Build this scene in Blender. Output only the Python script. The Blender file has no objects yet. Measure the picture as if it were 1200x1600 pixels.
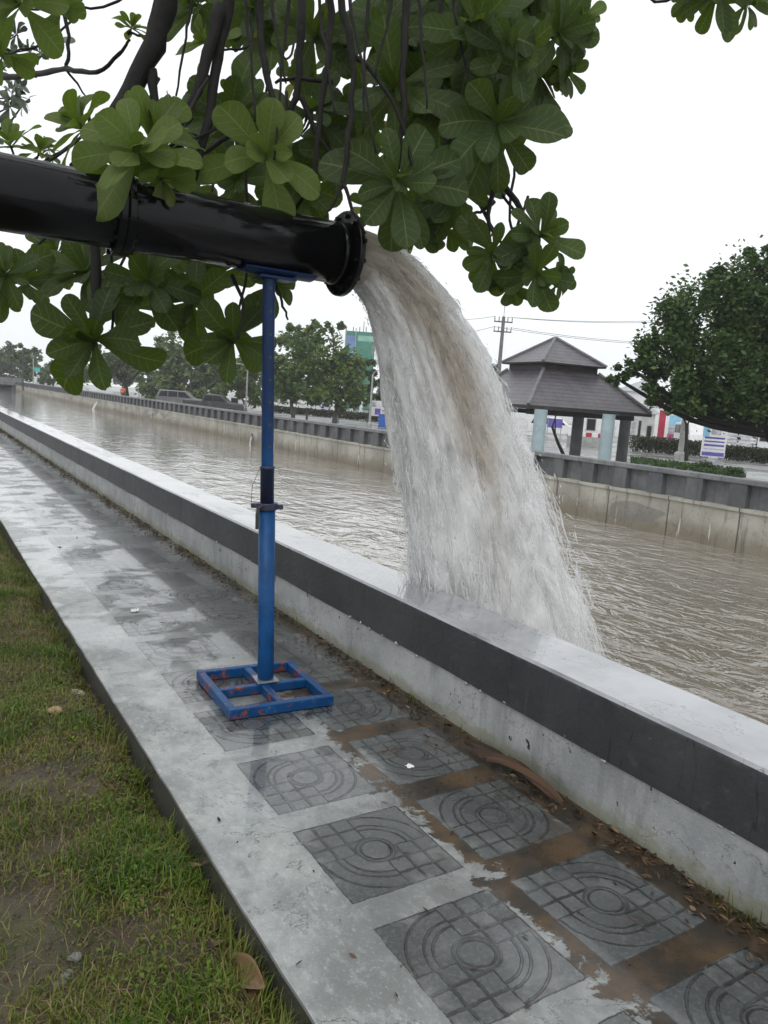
import bpy, math, random
import numpy as np
from mathutils import Vector, Matrix, noise as MN
R = math.radians
rng = np.random.default_rng(7)
random.seed(7)
S = bpy.context.scene
COL = S.collection

# ------------------------------------------------------------------ camera
YAW, PITCH, ROLL, FPX = 32.2, 8.3, 4.0, 1200.0
CAM = np.array([0, 0, 1.5])
_y, _p, _r = R(YAW), R(PITCH), R(ROLL)
FW = np.array([math.sin(_y)*math.cos(_p), math.cos(_y)*math.cos(_p), -math.sin(_p)])
_rt = np.array([math.cos(_y), -math.sin(_y), 0.0]); _up = np.cross(_rt, FW)
RT = _rt*math.cos(_r) + _up*math.sin(_r); UP = -_rt*math.sin(_r) + _up*math.cos(_r)
cd = bpy.data.cameras.new("camera"); cam = bpy.data.objects.new("camera", cd); COL.objects.link(cam)
cam.matrix_world = Matrix(((RT[0], UP[0], -FW[0], CAM[0]), (RT[1], UP[1], -FW[1], CAM[1]), (RT[2], UP[2], -FW[2], CAM[2]), (0, 0, 0, 1)))
cd.sensor_fit = 'VERTICAL'; cd.sensor_height = 36; cd.lens = FPX/1600*36
cd.clip_start = 0.05; cd.clip_end = 3000
S.camera = cam
S.render.resolution_x, S.render.resolution_y = 768, 1024

def ray(px, py): return FW + RT*(px-600)/FPX - UP*(py-800)/FPX
def at(px, py, ax, v):
    d = ray(px, py); return CAM + d*((v-CAM[ax])/d[ax])
def dep(px, py, D): return CAM + ray(px, py)*D

# ------------------------------------------------------------------ world, sun, exposure
SUN_EL, SUN_AZ = R(52), R(222)
w = bpy.data.worlds.new("World"); S.world = w; w.use_nodes = True
wn, wl = w.node_tree.nodes, w.node_tree.links; wn.clear()
sky = wn.new('ShaderNodeTexSky'); sky.sky_type = 'NISHITA'; sky.sun_disc = False
sky.sun_elevation = SUN_EL; sky.sun_rotation = SUN_AZ; sky.air_density = 1.0; sky.dust_density = 4.0
hs = wn.new('ShaderNodeHueSaturation'); hs.inputs['Saturation'].default_value = 0.10; hs.inputs['Value'].default_value = 1.0
mx = wn.new('ShaderNodeMix'); mx.data_type = 'RGBA'; mx.inputs[0].default_value = 0.75
mx.inputs[7].default_value = (10.0, 10.35, 10.6, 1)
bg = wn.new('ShaderNodeBackground'); bg.inputs['Strength'].default_value = 0.127
wo = wn.new('ShaderNodeOutputWorld')
wl.new(sky.outputs[0], hs.inputs['Color']); wl.new(hs.outputs[0], mx.inputs[6]); wl.new(mx.outputs[2], bg.inputs[0]); wl.new(bg.outputs[0], wo.inputs[0])
ld = bpy.data.lights.new("sun", 'SUN'); ld.energy = 0.6; ld.angle = R(35); ld.color = (1, .97, .93)
lo = bpy.data.objects.new("sun", ld); COL.objects.link(lo); lo.rotation_euler = (R(90)-SUN_EL, 0, math.pi-SUN_AZ)
S.view_settings.view_transform = 'Standard'; S.view_settings.look = 'None'
S.view_settings.exposure = 0.0; S.view_settings.gamma = 1.0
S.cycles.max_bounces = 12; S.cycles.transparent_max_bounces = 28; S.cycles.diffuse_bounces = 9; S.cycles.glossy_bounces = 3
S.cycles.transmission_bounces = 10; S.cycles.sample_clamp_indirect = 4
S.cycles.use_denoising = True
S.cycles.use_adaptive_sampling = True

# ------------------------------------------------------------------ node helpers
class X:
    """a float socket with arithmetic: builds math nodes"""
    T = None
    def __init__(s, v): s.v = v
    @staticmethod
    def op(o, *a):
        n = X.T.nodes.new('ShaderNodeMath'); n.operation = o
        for i, q in enumerate(a):
            q = q.v if isinstance(q, X) else q
            if isinstance(q, (int, float)): n.inputs[i].default_value = q
            else: X.T.links.new(q, n.inputs[i])
        return X(n.outputs[0])
    def __add__(s, o): return X.op('ADD', s, o)
    __radd__ = __add__
    def __sub__(s, o): return X.op('SUBTRACT', s, o)
    def __rsub__(s, o): return X.op('SUBTRACT', o, s)
    def __mul__(s, o): return X.op('MULTIPLY', s, o)
    __rmul__ = __mul__
    def __truediv__(s, o): return X.op('DIVIDE', s, o)
    def floor(s): return X.op('FLOOR', s)
    def fract(s): return X.op('FRACT', s)
    def abs(s): return X.op('ABSOLUTE', s)
    def gt(s, o): return X.op('GREATER_THAN', s, o)
    def lt(s, o): return X.op('LESS_THAN', s, o)
    def mx(s, o): return X.op('MAXIMUM', s, o)
    def mn(s, o): return X.op('MINIMUM', s, o)
    def sqrt(s): return X.op('SQRT', s)
    def step(s, a, b):   # smooth ramp a..b -> 0..1
        n = X.T.nodes.new('ShaderNodeMapRange'); n.interpolation_type = 'SMOOTHSTEP'
        X.T.links.new(s.v, n.inputs[0]); n.inputs[1].default_value = a; n.inputs[2].default_value = b
        return X(n.outputs[0])
    def stepr(s, a, b): return 1 - s.step(a, b)

def start(name):
    m = bpy.data.materials.new(name); m.use_nodes = True; t = m.node_tree; X.T = t
    return m, t, t.nodes['Principled BSDF'], t.nodes['Material Output']
def coords(kind='Object', scale=None):
    t = X.T; c = t.nodes.new('ShaderNodeTexCoord'); o = c.outputs[kind]
    if scale:
        mp = t.nodes.new('ShaderNodeMapping'); mp.inputs['Scale'].default_value = scale
        t.links.new(o, mp.inputs[0]); o = mp.outputs[0]
    return o
def wpos(scale=None):
    t = X.T; c = t.nodes.new('ShaderNodeNewGeometry'); o = c.outputs['Position']
    if scale:
        mp = t.nodes.new('ShaderNodeMapping'); mp.inputs['Scale'].default_value = scale
        t.links.new(o, mp.inputs[0]); o = mp.outputs[0]
    return o
def sep(v):
    n = X.T.nodes.new('ShaderNodeSeparateXYZ'); X.T.links.new(v, n.inputs[0]); return [X(o) for o in n.outputs]
def noise(vec, scale, detail=4, rough=.55, dist=0.0):
    n = X.T.nodes.new('ShaderNodeTexNoise'); n.inputs['Scale'].default_value = scale; n.inputs['Detail'].default_value = detail
    n.inputs['Roughness'].default_value = rough; n.inputs['Distortion'].default_value = dist
    X.T.links.new(vec, n.inputs['Vector']); return X(n.outputs['Fac'])
def voro(vec, scale):
    n = X.T.nodes.new('ShaderNodeTexVoronoi'); n.inputs['Scale'].default_value = scale
    X.T.links.new(vec, n.inputs['Vector']); return X(n.outputs['Distance'])
def mix(f, a, b):
    n = X.T.nodes.new('ShaderNodeMix'); n.data_type = 'RGBA'
    for i, q in ((0, f), (6, a), (7, b)):
        q = q.v if isinstance(q, X) else q
        if isinstance(q, (int, float)): n.inputs[i].default_value = q
        elif isinstance(q, tuple): n.inputs[i].default_value = (*q[:3], 1)
        else: X.T.links.new(q, n.inputs[i])
    return n.outputs[2]
def setc(sock, v):
    v = v.v if isinstance(v, X) else v
    if isinstance(v, (int, float)): sock.default_value = v
    elif isinstance(v, tuple): sock.default_value = (*v[:3], 1)
    else: X.T.links.new(v, sock)
def bump(P, h, strength=.5, dist=.01):
    n = X.T.nodes.new('ShaderNodeBump'); n.inputs['Strength'].default_value = strength; n.inputs['Distance'].default_value = dist
    setc(n.inputs['Height'], h); X.T.links.new(n.outputs[0], P.inputs['Normal']); return n

def simple(name, c, rough=.5, var=.25, sc=6, bmp=0, metal=0, spec=.5, c2=None, lo=.45, hi=.65):
    """base colour with mottled variation, optionally towards a second colour in patches"""
    m, t, P, O = start(name)
    v = wpos(); n = noise(v, sc, 5)
    dark = tuple(q*(1-var) for q in c); lite = tuple(min(1, q*(1+var)) for q in c)
    col = mix(n.step(.3, .7), dark, lite)
    if c2: col = mix(noise(v, sc*.6, 6, .6).step(lo, hi), col, c2)
    setc(P.inputs['Base Color'], col); P.inputs['Metallic'].default_value = metal
    P.inputs['Specular IOR Level'].default_value = spec
    setc(P.inputs['Roughness'], (noise(v, sc*2.1)*.25 + (rough-.12)))
    if bmp: bump(P, noise(v, sc*8, 6, .65), bmp, .01)
    return m

# ------------------------------------------------------------------ mesh helpers
class MB:
    def __init__(s): s.v = []; s.f = []; s.m = []; s.uv = []; s.c = []; s.hasuv = False
    def add(s, V, F, mi=0, uv=None, col=None):
        b = len(s.v); s.v.extend([tuple(map(float, q)) for q in V]); s.f.extend([tuple(b+i for i in f) for f in F]); s.m.extend([mi]*len(F))
        s.uv.extend(uv if uv is not None else [(0, 0)]*len(V)); s.c.extend(col if col is not None else [(1, 1, 1, 1)]*len(V))
        if uv is not None: s.hasuv = True
        return s
    def box(s, x0, x1, y0, y1, z0, z1, mi=0, M=None, bev=0.0):
        if bev > 0:
            V = []; 
            for z, i in ((z0, bev), (z0+bev, 0), (z1-bev, 0), (z1, bev)):
                e = bev if i == 0 else bev*1.0
                if i: V += [(x0+bev, y0+bev, z), (x1-bev, y0+bev, z), (x1-bev, y1-bev, z), (x0+bev, y1-bev, z)]
                else: V += [(x0, y0, z), (x1, y0, z), (x1, y1, z), (x0, y1, z)]
            F = [(3, 2, 1, 0), (12, 13, 14, 15)]
            for k in range(3):
                for i in range(4): j = (i+1) % 4; F.append((k*4+i, k*4+j, k*4+4+j, k*4+4+i))
        else:
            V = [(x0, y0, z0), (x1, y0, z0), (x1, y1, z0), (x0, y1, z0), (x0, y0, z1), (x1, y0, z1), (x1, y1, z1), (x0, y1, z1)]
            F = [(3, 2, 1, 0), (4, 5, 6, 7), (0, 1, 5, 4), (1, 2, 6, 5), (2, 3, 7, 6), (3, 0, 4, 7)]
        if M is not None: V = [tuple(M @ Vector(q)) for q in V]
        return s.add(V, F, mi)
    def tube(s, pts, rad, n=8, mi=0, cap=True, ring=None):
        pts = [Vector(p) for p in pts]; k = len(pts)
        if isinstance(rad, (int, float)): rad = [rad]*k
        V = []; F = []; up = None
        for i, p in enumerate(pts):
            d = (pts[min(i+1, k-1)] - pts[max(i-1, 0)]).normalized()
            if up is None: up = d.orthogonal().normalized()
            else: up = (up - d*up.dot(d)); up = up.normalized() if up.length > 1e-6 else d.orthogonal().normalized()
            q = d.cross(up)
            for j in range(n):
                a = 2*math.pi*j/n; V.append(p + (up*math.cos(a) + q*math.sin(a))*rad[i])
        for i in range(k-1):
            for j in range(n): j2 = (j+1) % n; F.append((i*n+j, i*n+j2, (i+1)*n+j2, (i+1)*n+j))
        if cap: F.append(tuple(range(n-1, -1, -1))); F.append(tuple((k-1)*n+j for j in range(n)))
        return s.add(V, F, mi)
    def lathe(s, prof, M, n=32, mi=0, closed=False):
        """profile (radius, height) about local z, placed with matrix M"""
        V = []; F = []; k = len(prof)
        for r, z in prof:
            for j in range(n): a = 2*math.pi*j/n; V.append(M @ Vector((r*math.cos(a), r*math.sin(a), z)))
        for i in range(k if closed else k-1):
            i2 = (i+1) % k
            for j in range(n): j2 = (j+1) % n; F.append((i*n+j, i*n+j2, i2*n+j2, i2*n+j))
        return s.add(V, F, mi)
    def prism(s, poly, h0, h1, M, mi=0):
        """2-D polygon in local xy, extruded z h0..h1"""
        n = len(poly); V = [M @ Vector((x, y, h0)) for x, y in poly] + [M @ Vector((x, y, h1)) for x, y in poly]
        F = [tuple(range(n-1, -1, -1)), tuple(range(n, 2*n))] + [(i, (i+1) % n, n+(i+1) % n, n+i) for i in range(n)]
        return s.add(V, F, mi)
    def build(s, name, mats, parent=None, smooth=False, attr=False):
        me = bpy.data.meshes.new(name)
        V = np.array(s.v, float)
        o = bpy.data.objects.new(name, me); COL.objects.link(o)
        if parent is not None:
            o.parent = parent; q = parent; off = np.zeros(3)
            while q is not None: off += np.array(q.location); q = q.parent
            V = V - off
        me.from_pydata(V.tolist(), [], s.f)
        mats = mats if isinstance(mats, (list, tuple)) else [mats]
        for m in mats: me.materials.append(m)
        if len(mats) > 1: me.polygons.foreach_set('material_index', s.m)
        if smooth: me.polygons.foreach_set('use_smooth', [True]*len(s.f))
        if s.hasuv:
            ul = me.uv_layers.new(name='UVMap'); li = np.zeros(len(me.loops), int); me.loops.foreach_get('vertex_index', li)
            ul.data.foreach_set('uv', np.array(s.uv, float)[li].ravel())
        if attr:
            a = me.color_attributes.new('Col', 'FLOAT_COLOR', 'POINT'); a.data.foreach_set('color', np.array(s.c, float).ravel())
        me.update()
        return o

def tag(o, label=None, cat=None, group=None, kind=None):
    if label: o['label'] = label
    if cat: o['category'] = cat
    if group: o['group'] = group
    if kind: o['kind'] = kind
    return o
def empty(name, loc, label=None, cat=None, group=None):
    o = bpy.data.objects.new(name, None); COL.objects.link(o); o.location = tuple(map(float, loc)); o.empty_display_size = .2
    return tag(o, label, cat, group)
def copy_tree(o, parent=None):
    c = o.copy(); COL.objects.link(c)
    if parent is not None: c.parent = parent
    for ch in list(o.children): copy_tree(ch, c)
    return c
def rot(axis, deg): return Matrix.Rotation(R(deg), 4, axis)
def tr(x, y, z): return Matrix.Translation((float(x), float(y), float(z)))
def sgn_noise(x, y, s=1.0):
    return (math.sin(x*1.7*s+y*2.3*s)+math.sin(x*3.1*s-y*1.3*s+1.7)+math.sin(-x*.9*s+y*4.1*s+.6))/3

# ================================================================== MATERIALS of the setting
TX0, TW, TY0, TP = 1.112, .424, 2.335, .545      # tile column, tile width, row origin, row pitch
TX1 = 1.625
def mat_pavement():
    m, t, P, O = start('wet_pavement')
    p = wpos(); x, y, z = sep(p)
    # wobble the outlines a little
    wob = (noise(p, 9, 3)-.5)*.014 + (noise(p, 60, 4, .7)-.5)*.010
    xw, yw = x+wob, y+wob
    n1, n2, n3 = noise(p, 2.2, 6, .6), noise(p, 14, 5, .6), noise(p, 70, 4, .7)
    conc = mix(n1.step(.38, .62), (.20, .213, .209), (.36, .375, .365))
    conc = mix(n2.step(.48, .7)*.55, conc, (.17, .18, .172))
    conc = mix(noise(wpos((1, .5, 1)), 28, 5, .7).step(.5, .66)*.35, conc, (.5, .51, .5))
    conc = mix(n3.step(.55, .7)*.5, conc, (.56, .57, .56))
    gr_ = noise(p, 160, 3, .7); conc = mix(gr_.step(.55, .68)*.5, conc, (.13, .135, .13))
    scr = noise(wpos((7, 1.2, 1)), 9, 5, .7).step(.56, .64); conc = mix(scr*.35, conc, (.2, .21, .205))
    crk = (noise(p, 2.3, 7, .62, .5)-.5).abs().stepr(.0012, .0042); conc = mix(crk*.75, conc, (.07, .07, .065))
    def cell(x0):
        u = (xw-x0)/TW; v0 = (yw-TY0)/TP; v = v0.fract()*(TP/TW)
        ins = u.gt(0).mn(u.lt(1)).mn(v.lt(1))
        return u-.5, v-.5, ins, v0.floor()+x0*7.3
    p1, q1, i1, r1 = cell(TX0); p2, q2, i2, r2 = cell(TX1)
    pp = p1*i1 + p2*i2; qq = q1*i1 + q2*i2; ins = i1.mx(i2)
    r = (pp*pp+qq*qq).sqrt()
    lw = .0105
    def ring(rad): return ((r-rad).abs()).stepr(lw*.55, lw*1.3)
    center = ring(.125).mx(ring(.158)*.7)
    same = (pp*qq).gt(0)
    gx = ((pp*6+.5).fract()-.5).abs().stepr(.045, .1); gy = ((qq*6+.5).fract()-.5).abs().stepr(.045, .1)
    grid = gx.mx(gy)*r.gt(.17)
    arcs = ring(.29).mx(ring(.35)).mx(ring(.47))
    # every second tile is turned a quarter
    par = (((r1-TX0*7.3)*i1+(r2-TX1*7.3+1)*i2)*.5+.01).fract().gt(.25)
    tid = ((r1*i1+r2*i2)*12.9898).fract()
    X_n = t.nodes.new('ShaderNodeTexWhiteNoise'); X_n.noise_dimensions = '1D'; setc(X_n.inputs['W'], (r1*i1+r2*i2)*1.37+.5); tid = X(X_n.outputs['Value'])
    sel = (same-par).abs()
    line = center.mx(grid*sel).mx(arcs*(1-sel))
    edge = (pp.abs().mx(qq.abs())).step(.485, .497)
    line = line.mx(edge)*ins
    tile = mix(n1.step(.3, .7), (.052, .057, .059), (.098, .104, .104))
    tile = mix((tid-.4)*.9, tile, (.055, .062, .062))
    tile = mix(noise(p, 5, 6, .7, .5).step(.5, .75)*.5, tile, (.22, .225, .215))
    tile = mix(n3.step(.45, .7)*.6, tile, (.15, .158, .155))
    tile = mix(n2.step(.58, .8)*.35, tile, (.24, .25, .24))
    # old cement film smeared over the tiles further back and near the cement strip
    film = (noise(p, 3.1, 6, .62) + (y-3.5).step(0, .5)*(1.62-x).step(0, .3)*.20 + (1.36-x).step(0, .3)*.08 - (x-1.5).step(0, .2)*.5).step(.66, .78)
    keep = ins*(1-film*.92)
    filmc = mix(.65, conc, (.11, .115, .115))
    col = mix(ins, conc, filmc)
    col = mix(keep, col, tile)
    worn = noise(p, 7, 5, .65).step(.36, .6)*.75+.25
    col = mix(line*(1-film*.45)*worn, col, (.022, .024, .022))
    halo = noise(p, 12, 5, .7).step(.5, .62)*ins*(pp.abs().mx(qq.abs())).step(.36, .5)
    col = mix(halo*.6, col, (.2, .205, .195))
    # brown silt between the tiles, thick near the wall
    gap = (1-ins)
    conc_gap = gap*(x-1.06).step(0, .1)*(noise(p, 8, 6, .7).step(.3, .7)*.6+.25)
    col = mix(conc_gap*.95, col, (.125, .13, .126))
    gapdark = gap*(x-1.36).step(0, .2)*(y-2.9).step(0, .9)*noise(p, 4, 5).step(.25, .4)
    col = mix(gapdark*.92, col, (.075, .08, .077))
    nz = noise(p, 7, 8, .72, .3)
    silt = gap*(nz + (x-1.60)*1.3 + (2.9-y).step(-.6, .8)*.10 - .02).step(.50, .545)*(3.9-y+(nz-.5)*2).step(0, .5)
    patch = (noise(p, 3.7, 8, .7, .6)-(2.05-x).mx(0)*.25-(y-3.2).step(0, 2.2)*.13).step(.51, .54)*(x-1.1).step(0, .12)
    silt = silt.mx(patch*.75*(1-ins*.45))
    wallside = (x-2.02).step(0, .1)*.92
    silt = silt.mx(wallside*noise(p, 8, 5).step(.25, .5))
    brown = mix(noise(p, 6, 5).step(.4, .68), (.030, .024, .017), (.088, .054, .025))
    brown = mix(n3.step(.5, .75)*.5, brown, (.03, .022, .016))
    col = mix(silt, col, brown)
    # dark pits along the cement edge
    pits = noise(p, 22, 3).step(.70, .74)*((x-1.04).abs()).stepr(.05, .14)
    col = mix(pits, col, (.03, .028, .025))
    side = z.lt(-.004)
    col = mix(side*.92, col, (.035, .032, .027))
    setc(P.inputs['Base Color'], col)
    wet = noise(p, 1.9, 6, .62, .4).step(.44, .54)
    col = mix(wet*.22*(1-silt), col, mix(.55, col, (.05, .055, .055)))
    setc(P.inputs['Base Color'], col)
    setc(P.inputs['Roughness'], (.44 - wet*.34 + silt*.10 + n2*.14 - (y-3.5).step(0, 5)*.2).mx(.05))
    h = noise(p, 45, 5, .7)*.16*(1-wet*.6) + n2*.16 - line*.55*(1-film*.35) + keep*.18 + silt*.15 - pits*.4
    P.inputs['Coat Roughness'].default_value = .06; setc(P.inputs['Coat Weight'], ((wet*.75+.1)*(1-silt*.5)).mn(1.0)); P.inputs['Coat IOR'].default_value = 1.4
    bump(P, h+gr_*.06, .8, .012)
    return m

def mat_wallbase():
    m, t, P, O = start('rough_whitewash')
    p = wpos(); x, y, z = sep(p)
    n = noise(p, 3, 6, .6); n2 = noise(p, 20, 5, .65)
    col = mix(n.step(.3, .7), (.26, .272, .275), (.41, .42, .42))
    col = mix(n2.step(.55, .75)*.55, col, (.22, .23, .23))
    gr_ = noise(p, 130, 4, .7); col = mix(gr_.step(.55, .7)*.45, col, (.18, .185, .19)); col = mix(noise(p, 75, 5, .7).step(.6, .7)*.5, col, (.56, .57, .57))
    crk = (noise(wpos((1, .8, 1)), 2.6, 7, .62, .4)-.5).abs().stepr(.001, .004); col = mix(crk*.7, col, (.10, .10, .10))
    runs = noise(wpos((3, 3.5, .5)), 2.2, 6, .66).step(.54, .66); col = mix(runs*.4, col, (.16, .165, .16))
    moss = ((z*-1+.09)*5 + noise(p, 9, 7, .7)-.5).step(.05, .3)
    col = mix(moss*.55, col, (.17, .17, .09))
    holes = noise(wpos((1, 1, .8)), 16, 6, .62, .3).step(.655, .675)
    col = mix(holes, col, (.02, .02, .022))
    setc(P.inputs['Base Color'], col); P.inputs['Roughness'].default_value = .6
    bump(P, n2*.5+noise(p, 60, 4, .7)*.35-holes*1.2, .6, .012)
    return m
def mat_cap():
    m, t, P, O = start('dark_grey_cap_paint')
    p = wpos(); n = noise(p, 2.3, 6, .62); n2 = noise(p, 11, 5, .6)
    col = mix(n.step(.3, .7), (.026, .029, .031), (.046, .050, .053))
    col = mix(n2.step(.56, .72)*.5, col, (.075, .08, .08)); col = mix(noise(wpos((5, .7, 9)), 5, 6, .7).step(.5, .7)*.35, col, (.018, .02, .021)); col = mix(noise(p, 90, 4, .7).step(.62, .7)*.5, col, (.09, .092, .092))
    col = mix(noise(wpos((6, 6, .5)), 1.2, 5).step(.55, .8)*.25, col, (.085, .085, .085))
    yy = sep(p)[1]
    runs_ = noise(wpos((1, 5, .35)), 2.0, 6, .65).step(.60, .68)*noise(p, 1.5, 4).step(.45, .6); col = mix(runs_*.45, col, (.11, .113, .115))
    ck = (noise(wpos((0, 1.0, .12)), 1.9, 5, .6)-.5).abs().stepr(.0008, .0028); col = mix(ck*.7, col, (.012, .012, .012))
    jt = ((yy/5.2+.81).fract()-.5).abs().stepr(.0004, .0012)*.5
    col = mix(jt*.7, col, (.02, .02, .02))
    setc(P.inputs['Base Color'], col); setc(P.inputs['Roughness'], n2*.25+.42); chip = noise(p, 26, 4, .6).step(.69, .72)*noise(p, 3, 3).step(.5, .6)
    zz_ = sep(p)[2]; edge_ = (zz_-.455+(noise(p, 15, 4)-.5)*.05).step(0, .02)*.5
    col2 = mix(chip.mx(edge_)*.6, col, (.2, .2, .2)); setc(P.inputs['Base Color'], col2)
    bump(P, noise(p, 40, 5, .7)-jt*.6-chip*.5, .4, .008); return m
def mat_captop():
    m, t, P, O = start('wet_cap_top')
    p = wpos(); n = noise(p, 2.0, 6, .6); n2 = noise(wpos((1, .35, 1)), 9, 5, .6)
    col = mix(n.step(.35, .65), (.23, .24, .255), (.37, .38, .40))
    setc(P.inputs['Base Color'], col); film = noise(wpos((1, .3, 1)), 2.2, 6, .6, .6).step(.55, .60)
    col = mix(film, col, mix(.3, col, (.12, .125, .13)))
    crk = (noise(wpos((1, .6, 1)), 3.2, 6, .6)-.5).abs().stepr(.001, .004)
    col = mix(crk*.6, col, (.06, .06, .06))
    setc(P.inputs['Base Color'], col)
    setc(P.inputs['Roughness'], (n2.step(.35, .7)*.12+.03+film*.2)); P.inputs['Coat Weight'].default_value = .8; P.inputs['Coat Roughness'].default_value = .04
    P.inputs['Specular IOR Level'].default_value = .8
    bump(P, noise(p, 12, 4)*.6+noise(p, 60, 3)*.15, .12, .006); return m
def mat_farwall(name, a, b, stain, sc=1.0):
    m, t, P, O = start(name)
    p = wpos(); x, y, z = sep(p); n = noise(p, .9*sc, 6, .6); n2 = noise(p, 5*sc, 5, .65)
    col = mix(n.step(.3, .7), a, b); col = mix(n2.step(.5, .75)*.5, col, tuple(q*.6 for q in a))
    drip = noise(wpos((1, 3.0, .25)), 1.6*sc, 5, .6).step(.52, .72)
    col = mix(drip*.65, col, stain)
    setc(P.inputs['Base Color'], col); P.inputs['Roughness'].default_value = .6; bump(P, n2, .4, .03); return m
def mat_retaining():
    m, t, P, O = start('stained_retaining_concrete')
    p = wpos(); x, y, z = sep(p); n = noise(p, .8, 6, .6); n2 = noise(p, 4, 6, .65)
    col = mix(n.step(.3, .7), (.29, .275, .235), (.48, .46, .40))
    tide = (z*-1-.45 + (n2-.5)*.5).step(.0, .45)
    col = mix(tide*.7, col, (.16, .125, .08))
    drip = noise(wpos((1, 4.0, .3)), 1.3, 5, .6).step(.57, .66)
    col = mix(drip*.6, col, (.10, .095, .075))
    pale = noise(wpos((1, 5.0, .5)), 1.5, 3, .5).step(.66, .69)*z.lt(-.55)
    col = mix(pale*.8, col, (.62, .60, .52))
    patch = (noise(wpos((.1, .5, 1.5)), 1.1, 1, .4)).step(.64, .66)
    col = mix(patch*.6, col, (.17, .165, .155))
    jt = ((y/1.68+.13).fract()-.5).abs().stepr(.006, .013)
    crack = (noise(wpos((0, 1.3, 1.3)), 1.5, 5, .6)-.5).abs().stepr(.002, .006)
    col = mix(jt.mx(crack*.6)*.8, col, (.05, .045, .035))
    top = (z+.19).step(0, .03)
    setc(P.inputs['Base Color'], col); P.inputs['Roughness'].default_value = .65; bump(P, n2-jt-crack*.4, .5, .03); return m
def mat_water():
    m, t, P, O = start('muddy_canal_water')
    p = wpos(); x, y, z = sep(p)
    dx, dy = x-3.7, y-3.45
    d = (dx*dx+dy*dy*1.0).sqrt()
    n = noise(p, .25, 4)
    col = mix(n.step(.3, .7), (.115, .092, .062), (.165, .134, .094))
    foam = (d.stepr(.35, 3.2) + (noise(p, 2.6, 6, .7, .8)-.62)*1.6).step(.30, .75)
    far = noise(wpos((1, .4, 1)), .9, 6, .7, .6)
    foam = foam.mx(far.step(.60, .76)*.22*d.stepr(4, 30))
    air_sheen = ((y-3).step(0, 12)*.85).mx(d.stepr(1.0, 5.5)*.32)*(noise(wpos((1, .6, 1)), 2.4, 6, .7, .8).step(.3, .7)*.6+.4)  # sky reflection painted as paler base colour far off; aeration round the jet
    col = mix(air_sheen, col, (.56, .54, .51))
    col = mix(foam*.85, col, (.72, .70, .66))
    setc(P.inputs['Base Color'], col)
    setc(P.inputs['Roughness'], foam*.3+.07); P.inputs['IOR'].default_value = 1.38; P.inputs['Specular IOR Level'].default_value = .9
    w1 = noise(wpos((1.0, .6, 1)), 1.1, 3, .5, .6); w2 = noise(wpos((1.3, .75, 1)), 2.7, 3, .5, .9); w3 = noise(p, 13, 2, .5, .4)
    near = d.stepr(1.5, 9)
    h = (w1*1.0 + w2*(.6+near*.3) + w3*(.07+near*.08))*(1-(y-4).step(0, 26)*.78)
    P.inputs['Coat Weight'].default_value = 1.0; P.inputs['Coat IOR'].default_value = 1.5; P.inputs['Coat Roughness'].default_value = .04
    bn = bump(P, h, 1.0, .13); t.links.new(bn.outputs[0], P.inputs['Coat Normal'])
    return m
def mat_soil():
    m, t, P, O = start('damp_soil')
    p = wpos(); n = noise(p, 3, 6, .65); n2 = noise(p, 25, 6, .7)
    col = mix(n.step(.35, .65), (.06, .044, .028), (.11, .08, .048))
    col = mix(n2.step(.5, .7)*.6, col, (.035, .03, .02)); col = mix(noise(p, 90, 3).step(.62, .72)*.6, col, (.2, .18, .14))
    col = mix(noise(p, 1.3, 5).step(.5, .65)*.5, col, (.07, .085, .025))
    setc(P.inputs['Base Color'], col); setc(P.inputs['Roughness'], n2*.4+.35); bump(P, n2+n*.6, 1.0, .03); return m
def mat_farground():
    m, t, P, O = start('wet_far_ground')
    p = wpos(); x, y, z = sep(p); n = noise(p, .25, 6, .6); n2 = noise(p, 2, 5, .6)
    col = mix(n.step(.35, .6), (.16, .16, .155), (.25, .25, .24)); col = mix(n2.step(.55, .8)*.4, col, (.09, .09, .085))
    setc(P.inputs['Base Color'], col); setc(P.inputs['Roughness'], (n.step(.4, .6)*-.3+.45)); bump(P, n2, .1, .02); return m

PAVE = mat_pavement(); WALLB = mat_wallbase(); CAP = mat_cap(); CAPTOP = mat_captop(); WATER = mat_water(); SOIL = mat_soil(); FARG = mat_farground()
PANEL = mat_farwall('far_parapet_panel', (.105, .11, .115), (.20, .205, .21), (.055, .055, .055), 2)
POST = mat_farwall('far_parapet_post', (.085, .088, .092), (.135, .14, .145), (.05, .05, .05), 2)
COPE = mat_farwall('far_parapet_coping', (.15, .155, .16), (.225, .23, .235), (.08, .08, .08), 2)
RETAIN = mat_retaining()
def M_(name, *a, **k): return simple(name, *a, **k)
BLACKP = M_('wet_black_enamel', (.006, .006, .007), .2, .3, 5, spec=.6)
BLUE = M_('blue_enamel', (.012, .075, .25), .36, .2, 7, c2=(.012, .035, .11), lo=.55, hi=.75)
WHITEP = M_('white_paint', (.74, .74, .74), .5, .08, 3); GREYP = M_('grey_concrete_pole', (.33, .33, .32), .6, .2, 3)
DARKM = M_('dark_metal', (.03, .03, .032), .45, .3, 12)
GLASS = M_('dark_glass', (.015, .018, .02), .12, .2, 2)
RUBBER = M_('rubber', (.02, .02, .02), .7, .2, 9)
RED = M_('crimson_paint', (.42, .02, .06), .5, .15, 2); PURPLE = M_('violet_print', (.12, .1, .42), .5, .2, 4)

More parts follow.
